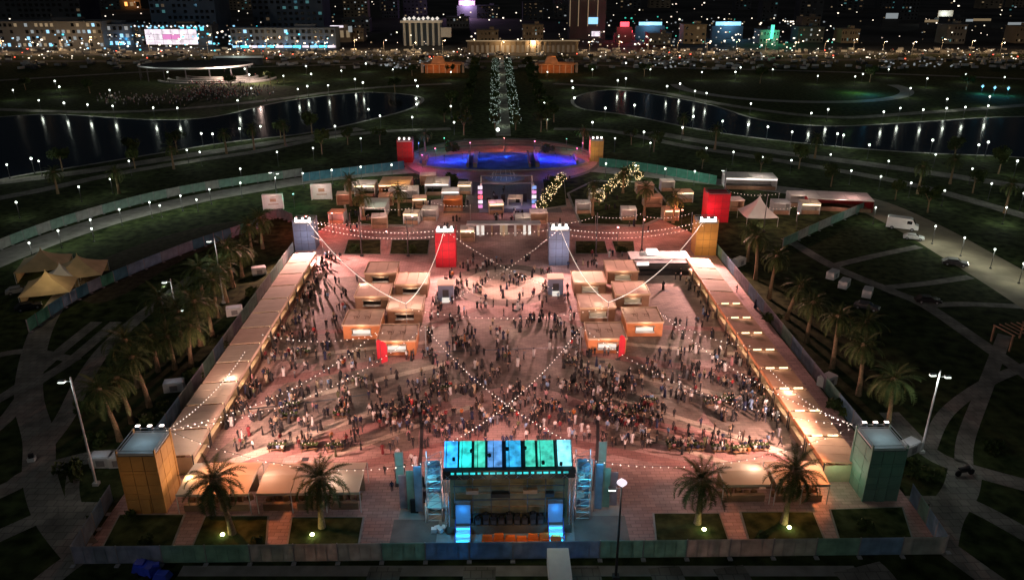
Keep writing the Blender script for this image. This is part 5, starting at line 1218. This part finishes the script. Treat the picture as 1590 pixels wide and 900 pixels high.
# left: mall with blue wash, LED wall, lit hedge line
t, W_, h, d = building(60, 76, 190, 21, 30, 'facade_grey', 'wide shopping block with many white window lights at the far left', (26, 4), .55, ('win_white', 'win_warm', 'win_white', 'strip_blue'), 'shopping_block', 1)
for k in range(3): light('POINT', 'facade_lamp', (-W_ / 2 + W_ * (k + .5) / 3, -d / 2 - 12, 8), 405, (.75, .85, 1), t, .8)
t, W_, h, d = building(165, 74, 75, 18, 24, 'facade_blue', 'block washed in blue light right of the shopping block', (9, 3), .5, ('strip_blue', 'win_white'), 'blue_lit_block', 2)
for k in range(3): light('POINT', 'facade_lamp', (-W_ / 2 + W_ * (k + .5) / 3, -d / 2 - 8, 7), 707, (.08, .45, 1), t, .8)
t, W_, h, d = building(262, 73, 130, 17, 18, 'facade_dark', 'low mall front carrying the big glowing white screen', (14, 3), .25, ('strip_cyan', 'strip_blue'), 'screen_building', 3)
q = MB(); scw = 44.0
MB().box((4, -d / 2 - .8, 1.5), (scw, .6, 13.5)).build('screen_frame', 'black', t)
for i in range(6):
    for j in range(3): MB().box((4 - scw / 2 + (i + .5) * scw / 6, -d / 2 - 1.15, 2.0 + j * 4.2), (scw / 6 - .25, .1, 4.0)).build('screen_panel', 'led_pink' if (i in (2, 3) and j == 1) else 'led_white', t)
for k in range(22): MB().ball((-W_ / 2 + 3 + k * (W_ - 6) / 21, -d / 2 - .8, h - .5 + .6 * (k % 2)), .9).build('roof_light', 'strip_blue' if k % 3 else 'strip_white', t)
for sx in (-.42, -.3, .36, .46): light('POINT', 'facade_lamp', (W_ * sx, -d / 2 - 6, 7), 405, (.05, .6, 1), t, .8)
t, W_, h, d = building(442, 76, 150, 16, 18, 'facade_blue', 'long blue washed building with glowing base strip', (18, 3), .1, ('win_teal', 'strip_blue'), 'long_building', 4)
for k in range(12): MB().box((-W_ / 2 + (k + .5) * W_ / 12, -d / 2 - 2, 1.0), (W_ / 12 * (.9 if k % 4 else .7), 1, 1.8)).build('base_light', 'strip_cyan' if k % 3 == 1 else 'led_white' if k % 3 else 'strip_blue', t)
for k in range(5): light('POINT', 'facade_lamp', (-W_ / 2 + W_ * (k + .5) / 5, -d / 2 - 5, 4), 405, (.1, .5, 1), t, .8)
t, W_, h, d = building(290, 60, 92, 75, 45, 'facade_blue', 'big bluish tower block behind the glowing screen', (12, 14), .03, ('win_dim', 'win_teal'), 'tower_block', 5)
light('POINT', 'facade_lamp', (0, -d / 2 - 40, 30), 1287, (.25, .6, .9), t, 2)
t, W_, h, d = building(60, 45, 130, 50, 45, 'facade_dark', 'dark broad block behind the shopping block', (16, 9), .04, ('win_dim', 'win_teal'), 'tower_block', 6)
t, W_, h, d = building(450, 52, 100, 55, 40, 'facade_blue', 'dim teal block behind the long blue building', (12, 10), .08, ('win_teal', 'win_dim'), 'tower_block', 7)
light('POINT', 'facade_lamp', (0, -d / 2 - 40, 30), 804, (.2, .6, .8), t, 2)
t, W_, h, d = building(192, 14, 50, 26, 45, 'facade_tan', 'orange lit building high in the upper left', (6, 2), .7, ('sign_orange', 'win_warm'), 'orange_building', 8)
for k in range(2): light('POINT', 'facade_lamp', (-20 + 40 * k, -d / 2 - 14, 14), 5148, (1, .4, .12), t, 2)
t, W_, h, d = building(240, 8, 46, 18, 40, 'facade_tan', 'small violet lit building right of the orange one', (5, 2), .6, ('led_pink', 'win_warm'), 'violet_building', 9)
for k, (px, py, wp, hh, lab) in enumerate(((60, 37, 40, 5, 'leftmost'), (130, 37, 34, 5, 'second from left'))):
    t, W_, h, d = building(px, py, wp, 8, 20, 'facade_grey', 'low block with white roof strip in the upper left, ' + lab, (4, 1), .0, ('win_dim',), 'low_block', 10 + k)
    MB().box((0, -d / 2 - .6, 6), (W_ * .9, 1, 1.8)).build('roof_strip', 'win_white', t)
t, W_, h, d = building(532, 66, 26, 12, 12, 'facade_tan', 'small lit canopy building left of the colonnade', (3, 1), .4, ('win_warm',), 'canopy_building', 12)
MB().box((-4, -d / 2 - 1, 13), (W_ * .7, 3, 1.6)).build('canopy_light', 'led_white', t); MB().box((8, -d / 2 - 1, 9), (3, 3, 5)).build('canopy_light', 'win_white', t)
# colonnade
x, y = G(655, 72); t = thing('colonnade_building', 'colonnaded building with glowing white crown left of the boulevard', 'building', (x, y + 12, 0), 0, 'city buildings beyond the boulevard')
MB().box((0, 4, 0), (34, 16, 22)).build('wall', 'facade_blue', t)
for k in range(7): MB().tube((-15 + k * 5, -7, 0), (-15 + k * 5, -7, 19), 1.0, n=8).build('column', 'white' if k == 1 else 'offwhite', t)
MB().box((0, -3, 19), (36, 14, 2)).build('entablature', 'white', t)
for k in range(8): MB().ball((-14 + k * 4, -9.5, 22.2 + .4 * (k % 3)), 1.7).build('crown_light', 'led_screen', t)
MB().tube((-10, -9.4, 0), (-10, -9.4, 18), .8, n=6).build('lit_column', 'win_warm', t); MB().box((21, -4, 7), (9, 6, 8)).build('side_wing', 'offwhite', t)
light('POINT', 'facade_lamp', (0, -20, 8), 405, (.7, 1, .8), t, 1); light('POINT', 'facade_lamp', (18, -20, 8), 225, (.9, 1, .9), t, 1)
# long arcade across the boulevard end
x, y = G(812, 83); t = thing('arcade_building', 'long low orange lit arcade at the end of the boulevard', 'building', (x, y + 8, 0), 0, 'city buildings beyond the boulevard')
MB().box((0, 0, 0), (88, 12, 9)).build('wall', 'facade_tan', t); MB().box((0, -6.4, 9), (90, 1.4, .7)).build('cornice', 'win_warm', t)
for k in range(22): MB().box((-42 + k * 4, -6.3, 0), (1.0, .6, 8.6)).build('pier', 'facade_tan', t)
for k in range(21): MB().box((-40 + k * 4, -6.1, .4), (2.2, .1, 5.5)).build('arch_opening', 'win_dim', t)
for k in range(6): light('POINT', 'facade_lamp', (-38 + k * 15, -14, 4), 117, (1, .5, .22), t, .6)
# frame building and signs on the right
x, y = G(912, 62); t = thing('frame_building', 'building outlined by thin white light with a cyan screen', 'building', (x, y + 12, 0), 0, 'city buildings beyond the boulevard')
MB().box((0, 0, 0), (34, 20, 42)).build('wall', 'facade_dark', t)
for a in (-17, -9, 0, 9): MB().box((a, -10.4, 12), (.7, .6, 30)).build('light_line', 'win_warm', t)
MB().box((-1, -10.6, 41), (36, .8, 1.4)).build('light_line', 'led_white', t); MB().box((2, -10.8, 37), (16, .8, 3.0)).build('crown_light', 'strip_warm', t)
MB().box((5, -10.8, 14), (9, .5, 6)).build('screen', 'strip_blue', t); MB().box((8, -10.8, 3), (8, .5, 4.5)).build('screen', 'led_white', t)
def sign(px, py, W_, H_, z, m, label, extra=None):
    x, y = G(px, py, z); t = thing('roof_sign', label, 'sign', (x, y, 0), 0, 'illuminated city signs')
    MB().box((0, 0, z - H_ / 2), (W_, 1.0, H_)).build('panel', m, t); MB().box((0, 3, 0), (W_ + 6, 5, z - H_ / 2 - .5)).build('support_block', 'facade_dark', t)
    for s in (-1, 1): MB().box((s * W_ * .4, .9, z - H_ / 2 - .6), (.5, .5, .8)).build('bracket', 'darksteel', t)
    if extra: light('POINT', 'sign_lamp', (0, -8, z), extra[0], extra[1], t, .6)
sign(1010, 37, 22, 3.0, 14, 'strip_blue', 'blue white strip sign right of the red sign', (14000, (.2, .6, 1)))
sign(1131, 37, 24, 3.4, 14, 'strip_blue', 'blue white strip sign farther right over the car lots', (14000, (.2, .6, 1)))
sign(970, 38, 8, 4, 16, 'sign_red', 'red sign with peaked top', (9000, (1, .05, .08)))
sign(963, 49, 6, 2, 8, 'led_pink', 'small red sign below left of the peaked red sign', (5000, (1, .05, .1)))
sign(977, 49, 6, 2, 8, 'sign_red', 'small red sign below right of the peaked red sign', (5000, (1, .05, .1)))
sign(1199, 50, 3, 12, 10, 'p_green', 'upright green sign among the car lots', (9000, (.1, 1, .5)))
sign(725, 5, 22, 6, 20, 'led_pink', 'pinkish curved sign high above the boulevard end', (60000, (.8, .5, 1)))
sign(1468, 22, 18, 8, 12, 'win_warm', 'pale glowing sign at the upper right', (9000, (.9, 1, .9)))
sign(1385, 25, 14, 6, 12, 'win_white', 'white lit sign at the upper right, left of the pale dome')
for k, (px, py) in enumerate(((1450, 33), (1497, 32), (1525, 31), (1580, 37))): sign(px, py, 20, 2.5, 9, ('win_warm', 'win_white')[k % 2], 'low glowing shop sign in the upper right, %s from the left' % ordn(k))
r = random.Random(5); k = 0
specs = []
for i in range(34):
    px = -120 + i * 55 + r.uniform(-15, 15)
    for py in (66, 48, 30, 14):
        if r.random() < .62 and not (120 < px < 520 and py > 40) and not (-60 < px < 240 and py > 40) and not (590 < px < 720 and py > 50) and not (860 < px < 1000 and py > 30) and not (1420 < px < 1600 and 14 < py < 40) and not (690 < px < 760 and py < 20) and not (950 < px < 1160 and 25 < py < 55):
            specs.append((px, py + r.uniform(-4, 4)))
rows_ = {66: 'nearest city row behind the road', 48: 'second city row', 30: 'third city row', 14: 'farthest city row'}
for py0 in rows_:
    sel = sorted(p for p in specs if abs(p[1] - py0) < 5)
    for i, (px, py) in enumerate(sel):
        h_ = r.uniform(8, 16) * (1 if py0 > 40 else 1.8)
        building(px, py, r.uniform(22, 40), h_, 18, r.choice(['facade_dark', 'facade_grey', 'facade_tan', 'facade_dark']), 'dark %s, %s from the left in the %s' % ('low block' if h_ < 14 else 'mid rise block', ordn(i), rows_[py0]), (r.randrange(4, 8), max(2, int(h_ / 4))), .22, ('win_warm', 'win_dim', 'win_white', 'win_teal', 'win_dim'), seed=int(px * 7 + py), big=.8)
# street lamps of the boulevard
for i in range(36):
    px = 5 + i * 45.5; py = 82 + 3 * math.sin(i * 1.9); x, y = G(px, py)
    t = thing('street_lamp', 'street lamp on the far road, %s from the left' % ordn(i), 'street lamp', (x, y, 0), 0, 'street lamps of the far road')
    MB().tube((0, 0, 0), (0, 0, 9), .2, .12, 5).tube((0, 0, 9), (2, 0, 9.3), .1, n=4).build('pole', 'steel', t); MB().ball((2, 0, 9.0), .65, 0, 0, .7).build('lamp_head', 'globe_city' if i % 3 else 'bulb_soft', t)
    light('POINT', 'street_bulb', (2, 0, 8.0), 7000, (1, .62, .30), t, .4)
# everything nobody could count: traffic, parked cars, city lights
def specks(name, n, gen, mats, seed):
    r = random.Random(seed); q = MB()
    for _ in range(n):
        c, s, mi = gen(r); q.box(c, s, r.uniform(0, 3), mi)
    return struct(q.build(name, mats), 'stuff')
def g_traffic(r):
    x, y = G(r.uniform(-150, 1750), r.uniform(77, 94)); k = r.random(); s = r.uniform(.45, .85)
    return ((x, y, .6), (s, s, s * .8), 0 if k < .4 else 1 if k < .5 else 2 if k < .85 else 3)
specks('traffic_lights', 520, g_traffic, ['globe_city', 'tail_lamp', 'win_warm', 'win_white'], 1)
def g_cars(r):
    x, y = G(r.uniform(-100, 1700), r.uniform(76, 108)); return ((x, y, .12), (4.2, 1.8, 1.4), r.randrange(3))
specks('parked_cars', 700, g_cars, ['offwhite', 'darksteel', 'steel'], 2)
def g_city(r):
    px = r.uniform(-150, 1750); py = 70 - 78 * r.random() ** 1.5; x, y = G(px, py, 6); k = r.random(); s = r.uniform(.5, 1.3) * y / 900
    m_ = 0 if k < .35 else 1 if k < .6 else 2 if k < .8 else 3 if k < .92 else 4
    return ((x, y, r.uniform(3, 14)), (s, s, s), m_)
specks('city_lights', 420, g_city, ['globe_city', 'win_warm', 'win_white', 'bulb_soft', 'win_teal'], 3)
def g_cityR(r):
    px = r.uniform(900, 1300); py = r.uniform(30, 75); x, y = G(px, py, 5); s = r.uniform(.7, 1.4) * y / 800
    return ((x, y, r.uniform(3, 8)), (s, s, s), r.choice([0, 0, 1, 2, 2, 3]))
specks('car_lot_lights', 190, g_cityR, ['globe_city', 'win_warm', 'win_white', 'p_green'], 4)
def g_cityL(r):
    px = r.uniform(-20, 520); py = r.uniform(52, 76); x, y = G(px, py, 5); s = r.uniform(.7, 1.5) * y / 800
    return ((x, y, r.uniform(2, 12)), (s, s, s), r.choice([0, 1, 1, 2, 3]))
specks('market_lights', 260, g_cityL, ['globe_city', 'strip_blue', 'win_white', 'strip_cyan'], 6)
def g_lot(r):
    px = r.choice([r.uniform(590, 670), r.uniform(990, 1090), r.uniform(1370, 1500)]); py = r.uniform(92, 106); x, y = G(px, py, 1)
    return ((x, y, .8), (.9, .9, .7), r.choice([0, 0, 1]))
specks('parked_car_glints', 110, g_lot, ['win_white', 'win_dim'], 7)
x, y = G(1330, 130, 5); light('POINT', 'lawn_lamp', (x, y, 5), 2500, (.3, .8, .2), None, .5); x, y = G(1352, 132, 5); light('POINT', 'lawn_lamp', (x, y, 5), 2500, (.1, .6, 1), None, .5)
for k, (px, py) in enumerate(((1526, 134), (1545, 136), (1566, 137))):
    x, y = G(px, py, 4); t = thing('cyan_lamp', 'cyan glowing lamp at the far right bank, %s from the left' % ordn(k), 'lamp', (x, y, 0), 0, 'cyan lamps')
    MB().tube((0, 0, 0), (0, 0, 3.6), .1).build('pole', 'darksteel', t); MB().ball((0, 0, 4), .9).build('globe', 'strip_blue', t); light('POINT', 'cyan_bulb', (0, 0, 3), 1300, (.1, .7, 1), t, .5)
# dark distant ridge closing the plain
q = MB(); n = 90; r = random.Random(9)
for i in range(n + 1):
    a = -.9 + 1.8 * i / n; d_ = 7500; x, y = d_ * math.sin(a), d_ * math.cos(a)
    q.v += [(x, y, -5), (x * 1.05, y * 1.05, 30 + 25 * math.sin(i * .33) + r.uniform(0, 14)), (x * 1.3, y * 1.3, -5)]
for i in range(n):
    for j in range(2): q.f.append((3 * i + j, 3 * i + 3 + j, 3 * i + 4 + j, 3 * i + 1 + j)); q.m.append(0)
struct(q.build('hills', 'cityground'))

# ------------------------------------------------------------------ tables
TB = []
def table(px, py, rz, label):
    x, y = G(px, py, .7)
    t = thing('picnic_table', label, 'table', (x, y, .08), rz, 'long tables with benches on the plaza')
    MB().box((0, 0, .70), (2.4, .8, .06)).build('tabletop', 'leaf', t)
    for s in (-1, 1):
        MB().box((s * .9, 0, 0), (.1, .6, .70)).build('leg', 'darksteel', t); MB().box((0, s * .75, .42), (2.4, .28, .05)).box((-.9, s * .75, 0), (.08, .2, .42)).box((.9, s * .75, 0), (.08, .2, .42)).build('bench', 'wood', t)
    q = MB()
    for k in range(5): q.tube((-.9 + k * .42, .15 * (-1) ** k, .76), (-.9 + k * .42, .15 * (-1) ** k, .92), .06, n=6)
    q.build('cups', 'white', t)
    TB.append((x, y, rz))
tabs = [(452, 627, .1), (448, 642, .05), (558, 588, .0), (430, 690, 0), (480, 690, .05), (1048, 688, 0), (1078, 690, .05), (1118, 692, 0), (1150, 694, .05), (1022, 582, 0), (1105, 622, .1), (1130, 618, 0), (645, 628, .1), (690, 600, 0), (530, 640, .05), (470, 545, 0), (960, 600, 0), (990, 635, .1), (1010, 620, 0), (885, 560, 0), (1180, 690, 0), (520, 690, .1)]
srt = sorted(tabs)
for a in tabs:
    i = srt.index(a); side = 'left' if a[0] < 700 else 'right'; gl = [b_ for b_ in srt if (b_[0] < 700) == (side == 'left')]
    table(*a, 'long table with benches, %s from the left on the %s half of the plaza' % (ordn(gl.index(a)), side))

# ------------------------------------------------------------------ people
def human(pose, sub=0):
    """one continuous skinned body; returns mesh with slots skin, hair, upper, lower, shoe"""
    robe = pose in ('robe', 'robe_walk')
    J = {'pelvis': (0, 0, .95), 'waist': (0, 0, 1.12), 'chest': (0, .01, 1.34), 'neck': (0, .01, 1.48), 'headb': (0, .0, 1.58), 'headt': (0, 0, 1.72)}
    Rr = {'pelvis': (.16, .12), 'waist': (.14, .10), 'chest': (.18, .12), 'neck': (.055, .055), 'headb': (.09, .10), 'headt': (.08, .09)}
    E_ = [('pelvis', 'waist'), ('waist', 'chest'), ('chest', 'neck'), ('neck', 'headb'), ('headb', 'headt')]
    sit = pose == 'sit'; drop = .47 if sit else 0
    if sit: J = {k: (v[0], v[1], v[2] - drop) for k, v in J.items()}
    for s, n in ((-1, 'l'), (1, 'r')):
        sh = (s * .19, 0, 1.42 - drop)
        if pose == 'arms_up': el, wr, fi = (s * .30, -.08, 1.62), (s * .24, -.12, 1.88), (s * .22, -.13, 1.98)
        elif pose in ('phone', 'sit'): el, wr, fi = (s * .25, -.06, 1.14 - drop), (s * .13, -.30, 1.22 - drop), (s * .10, -.38, 1.26 - drop)
        elif pose in ('walk', 'robe_walk'): el, wr, fi = (s * .24, s * .10, 1.16), (s * .22, s * .24 - .05, .95), (s * .21, s * .28 - .06, .86)
        else: el, wr, fi = (s * .25, .02, 1.14), (s * .25, -.03, .90), (s * .24, -.05, .80)
        for k, p, r_ in (('sh', sh, .065), ('el', el, .048), ('wr', wr, .035), ('fi', fi, .03)): J[k + n] = p; Rr[k + n] = (r_, r_)
        E_ += [('chest', 'sh' + n), ('sh' + n, 'el' + n), ('el' + n, 'wr' + n), ('wr' + n, 'fi' + n)]
        st = .22 if pose in ('walk', 'robe_walk') else 0
        if robe:
            continue
        if sit: hp, kn, an, to = (s * .09, 0, .47), (s * .12, -.42, .48), (s * .12, -.42, .09), (s * .12, -.58, .04)
        else: hp, kn, an, to = (s * .09, 0, .88), (s * .10, -s * st * .7 - .03, .50), (s * .11, -s * st * 1.3 + .03, .09), (s * .12, -s * st * 1.3 - .14, .04)
        for k, p, r_ in (('hp', hp, .09), ('kn', kn, .062), ('an', an, .042), ('to', to, .035)): J[k + n] = p; Rr[k + n] = (r_, r_)
        E_ += [('pelvis', 'hp' + n), ('hp' + n, 'kn' + n), ('kn' + n, 'an' + n), ('an' + n, 'to' + n)]
    if robe:
        J['r1'] = (0, 0, .6); J['r2'] = (0, 0, .25); J['r3'] = (0, 0, .04); Rr['r1'] = (.18, .15); Rr['r2'] = (.22, .19); Rr['r3'] = (.24, .21)
        E_ += [('pelvis', 'r1'), ('r1', 'r2'), ('r2', 'r3')]
    names = list(J); me = bpy.data.meshes.new('person'); me.from_pydata([J[k] for k in names], [(names.index(a), names.index(b_)) for a, b_ in E_], [])
    ob = bpy.data.objects.new('person_source', me); COL.objects.link(ob)
    ob.modifiers.new('skin', 'SKIN'); bpy.context.view_layer.objects.active = ob
    if not me.skin_vertices:
        lay = me.attributes  # created below through the operator free path
        bm = bmesh.new(); bm.from_mesh(me); bm.verts.layers.skin.verify(); bm.to_mesh(me); bm.free()
    sv = me.skin_vertices[0].data
    for i, k in enumerate(names): sv[i].radius = Rr[k]; sv[i].use_root = (k == 'pelvis')
    if sub: m_ = ob.modifiers.new('sub', 'SUBSURF'); m_.levels = sub; m_.render_levels = sub
    dg = bpy.context.evaluated_depsgraph_get(); ev = ob.evaluated_get(dg)
    out = bpy.data.meshes.new_from_object(ev); bpy.data.objects.remove(ob)
    out.name = 'person'; out.materials.clear()
    for m_ in ('skin', 'hair', 'cloth_object', 'cloth_lower', 'shoe'): out.materials.append(M[m_])
    hz = 1.5 - drop
    for p in out.polygons:
        c = p.center; z = c.z
        if z > hz and abs(c.x) < .14 and not (pose == 'arms_up' and abs(c.x) > .15): mi = 1 if (z > hz + .19 or c.y > .03 or (robe)) else 0
        elif pose == 'arms_up' and z > 1.8: mi = 0
        elif robe: mi = 2
        elif z < .10 or (sit and z < .1): mi = 4
        elif sit: mi = 3 if (z < .58 and c.y < .2 and not abs(c.x) > .2) else 2
        elif z < .93 and abs(c.x) < .19: mi = 3
        elif z < .90: mi = 0
        else: mi = 2
        p.material_index = mi; p.use_smooth = bool(sub)
    return out
POSES = ['stand', 'phone', 'walk', 'robe', 'robe_walk', 'arms_up', 'sit']
HI = {p: human(p, 1) for p in POSES}; LO = {p: human(p, 0) for p in POSES}
COLS = [('black', (.012, .012, .014), 30), ('charcoal', (.035, .035, .04), 14), ('navy', (.012, .02, .06), 12), ('dark brown', (.05, .03, .02), 7), ('dark red', (.16, .015, .02), 3), ('grey', (.16, .16, .17), 6),
        ('white', (.62, .60, .59), 9), ('beige', (.42, .33, .22), 5), ('red', (.38, .03, .03), 1), ('pink', (.45, .22, .24), 2), ('olive', (.08, .09, .04), 3), ('light blue', (.2, .32, .5), 3), ('orange', (.45, .16, .04), 1)]
CW = [c[2] for c in COLS]
NOGO = [(-45, -38.6, 80, 165), (40.6, 47, 78, 160), (-28.2, -12.4, 116.6, 156), (14.8, 31.0, 116.6, 156), (-8.8, 11.6, 70, 79.2), (-38.5, -15.8, 74, 83), (26.5, 41, 74, 82), (-46, -38, 74, 84), (43, 50, 74, 84), (-13.5, -8.3, 158, 163.5), (11.3, 16.5, 158, 163.5), (28, 43, 152.5, 160)]
def ok(x, y): return not any(a < x < b_ and c < y < d for a, b_, c, d in NOGO)
BL = [(780, 440, 60, 16, 70), (780, 480, 90, 14, 50), (790, 658, 130, 18, 250), (700, 625, 90, 18, 50), (880, 625, 80, 18, 60), (640, 655, 70, 22, 60), (930, 640, 70, 26, 75), (905, 600, 60, 25, 50), (1115, 595, 55, 24, 85), (1180, 600, 25, 25, 22), (1060, 545, 45, 30, 32), (1010, 610, 50, 20, 28), (975, 650, 50, 20, 30),
      (770, 440, 90, 35, 50), (770, 415, 80, 20, 36), (720, 530, 60, 28, 46), (790, 520, 80, 30, 40), (850, 500, 50, 25, 34), (700, 560, 60, 30, 26), (770, 590, 90, 25, 26), (480, 560, 70, 40, 70), (420, 640, 50, 30, 34), (560, 540, 50, 30, 34), (1000, 560, 60, 30, 44), (1120, 660, 60, 20, 26), (520, 650, 60, 22, 30), (520, 500, 35, 35, 45), (440, 630, 55, 24, 40),
      (600, 620, 70, 30, 48), (540, 690, 100, 9, 30), (1060, 690, 120, 8, 44), (430, 690, 50, 7, 18), (620, 735, 22, 30, 18), (680, 380, 60, 18, 20), (800, 385, 60, 16, 34), (785, 330, 60, 30, 50), (560, 350, 60, 25, 30), (960, 350, 70, 20, 20), (1000, 520, 60, 20, 30), (1085, 700, 60, 8, 12), (660, 300, 40, 15, 25), (560, 560, 60, 25, 30), (540, 590, 50, 15, 22)]
PP = []
def add_p(px, py):
    x, y = G(px, py)
    for k in range(1 if r.random() < .45 else r.choice([2, 3, 3, 4, 5])):
        x_, y_ = (x, y) if k == 0 else (x + r.gauss(0, .75), y + r.gauss(0, .75))
        if ok(x_, y_) and -46 < x_ < 50 and y_ > 72 and (y_ < 166 or py < 360) and all(abs(x_ - a[0]) + abs(y_ - a[1]) > .45 for a in PP[-300:]): PP.append((x_, y_, px, py))
r = random.Random(21)
for cx, cy, sx, sy, n in BL:
    for _ in range(int(n * .38)): add_p(r.gauss(cx, sx), r.gauss(cy, sy))
for (ax, ay, bx_, by_, wd, n) in ((512, 400, 352, 668, 24, 90), (1066, 415, 1225, 660, 24, 90), (900, 480, 895, 600, 20, 18), (500, 395, 690, 395, 8, 9), (880, 395, 985, 400, 8, 7), (665, 430, 660, 540, 10, 12)):
    for _ in range(n):
        f = r.random(); px = ax + (bx_ - ax) * f + r.gauss(0, wd * (.7 + .5 * f)) * .7; py = ay + (by_ - ay) * f; add_p(px, py)
for _ in range(100): add_p(r.uniform(440, 1150), r.uniform(400, 700))
seats = []
for x, y, rz in TB:
    for s in (-1, 1):
        for k in range(4):
            if r.random() < .8:
                lx, ly = -.9 + k * .6, s * .72; seats.append((x + lx * math.cos(rz) - ly * math.sin(rz), y + lx * math.sin(rz) + ly * math.cos(rz), rz + (0 if s > 0 else PI)))
people = []
for x, y, px, py in PP:
    near_stage = 82 < y < 100 and abs(x - 1.3) < 18
    pose = r.choices(POSES[:6], [28, 18, 20, 17, 10, 14 if near_stage else 1])[0]
    facing = (PI + r.uniform(-.7, .7) if False else r.uniform(-.6, .6)) if near_stage else r.uniform(0, 2 * PI)
    c = r.choices(range(len(COLS)), CW)[0]
    if pose.startswith('robe') and r.random() < .6: c = r.choice([0, 0, 0, 6])
    people.append([x, y, facing, pose, c, r.uniform(.82, 1.10)])
for x, y, rz in seats: people.append([x, y, rz, 'sit', r.choices(range(len(COLS)), CW)[0], 1.0])
people.sort(key=lambda p: p[0] ** 2 * .4 + p[1] ** 2)
LM = [((1.3, 84), 'before the stage'), ((-8, 84), 'at the left stage corner'), ((10.5, 84), 'at the right stage corner'), ((-18, 90), 'left of the crowd'), ((20, 90), 'right of the crowd'), ((-15, 76), 'behind the left stage wing'), ((-30, 87), 'behind the orange lit tents'), ((30, 86), 'behind the cream tents'), ((-37, 92), 'by the nearest left stalls'), ((38, 92), 'by the nearest right stalls'),
      ((-37, 105), 'beside the left row of stalls'), ((38, 105), 'beside the right row of stalls'), ((-24, 101), 'on the left of the plaza'), ((25, 101), 'on the right of the plaza'), ((1, 96), 'behind the crowd'), ((1, 108), 'in the open plaza middle'), ((-13, 100), 'just left of the plaza middle'), ((14, 100), 'just right of the plaza middle'), ((-10, 91), 'on the left flank'), ((12, 91), 'on the right flank')]
PD = {'stand': 'standing', 'phone': 'hands up', 'walk': 'walking', 'robe': 'standing in a long robe', 'robe_walk': 'walking in a long robe', 'arms_up': 'with arms raised', 'sit': 'seated'}
NIND = 300
lab = {}; indiv = people[:NIND]
for p in indiv:
    lm = min(LM, key=lambda l: (l[0][0] - p[0]) ** 2 + (l[0][1] - p[1]) ** 2)[1]
    cn = COLS[p[4]][0]
    what = ('person in a %s robe %s' % (cn, 'walking' if p[3] == 'robe_walk' else 'standing')) if p[3].startswith('robe') else 'person in %s top %s' % (cn, PD[p[3]])
    lab.setdefault(what + ' ' + lm, []).append(p)
for k, v in lab.items():
    v.sort(key=lambda p: p[0] / p[1])
    for i, p in enumerate(v):
        l_ = k
        if len(v) > 1: l_ += ', leftmost of %s' % CNT[min(12, len(v))] if i == 0 else ', rightmost of %s' % CNT[min(12, len(v))] if i == len(v) - 1 else ', %s from left of %s' % (ordn(i), CNT[min(12, len(v))])
        o = put('person', HI[p[3]], None, (p[0], p[1], .078), p[2]); o.scale = (p[5],) * 3; o.color = (*COLS[p[4]][1], 1)
        tag(o, l_, 'person', 'people on the plaza')
def crowd(name, ppl, z):
    vs = []; fs_n = []; loops = []; tint = []; off = 0; cache = {}
    V = []; Lp = []; Ls = []; T = []; voff = 0
    for x, y, rz, pose, c, s in ppl:
        if pose not in cache:
            me = LO[pose]; a = np.empty(len(me.vertices) * 3); me.vertices.foreach_get('co', a); lv = np.empty(len(me.loops), int); me.loops.foreach_get('vertex_index', lv)
            lt = np.empty(len(me.polygons), int); me.polygons.foreach_get('loop_total', lt); mi = np.empty(len(me.polygons), int); me.polygons.foreach_get('material_index', mi); cache[pose] = (a.reshape(-1, 3), lv, lt, mi)
        a, lv, lt, mi = cache[pose]; ca, sa = math.cos(rz), math.sin(rz)
        v = a * s; V.append(np.stack([v[:, 0] * ca - v[:, 1] * sa + x, v[:, 0] * sa + v[:, 1] * ca + y, v[:, 2] + z], 1))
        Lp.append(lv + voff); Ls.append(lt); voff += len(a)
        low = r.uniform(.012, .04); pal = np.array([(.42, .26, .18), (.015, .012, .01), COLS[c][1], (low, low, low * 1.3), (.03, .03, .03)]); T.append(pal[mi])
    V = np.concatenate(V); Lp = np.concatenate(Lp); Ls = np.concatenate(Ls); T = np.concatenate(T)
    me = bpy.data.meshes.new(name); me.vertices.add(len(V)); me.vertices.foreach_set('co', V.ravel()); me.loops.add(len(Lp)); me.loops.foreach_set('vertex_index', Lp)
    me.polygons.add(len(Ls)); st = np.concatenate([[0], np.cumsum(Ls)[:-1]]); me.polygons.foreach_set('loop_start', st); me.update(calc_edges=True)
    at_ = me.attributes.new('tint', 'FLOAT_COLOR', 'FACE'); at_.data.foreach_set('color', np.concatenate([T, np.ones((len(T), 1))], 1).ravel())
    me.materials.append(M['crowd_cloth']); me.validate()
    return struct(put(name, me), 'stuff')
crowd('crowd', people[NIND:], .078)
r = random.Random(77)
aud = []
cx_, cy_ = G(330, 143)
for _ in range(520):
    px = r.gauss(345, 32); py = r.gauss(144, 7)
    x, y = G(px, py); aud.append([x, y, r.uniform(0, 6.28), r.choice(['sit', 'stand', 'stand']), r.choice([0, 2, 6, 6, 7, 8, 9, 6]), 1.1])
for _ in range(160):
    x, y = G(r.uniform(150, 300), r.gauss(158, 4)); aud.append([x, y, r.uniform(0, 6.28), 'stand', r.choice([0, 2, 6, 6, 7, 9, 6]), 1.1])
crowd('theatre_audience', aud, .6)
import re as _re
LONG = sorted({(len(_re.findall(r"[A-Za-z']+", o['label'])), o['label']) for o in bpy.data.objects if 'label' in o.keys() and len(_re.findall(r"[A-Za-z']+", o['label'])) > 15})
for a in LONG[:0]: print('LONGLAB', a)
print('PEOPLE', len(people), 'objects', len(bpy.data.objects), 'lights', sum(o.type == 'LIGHT' for o in bpy.data.objects))
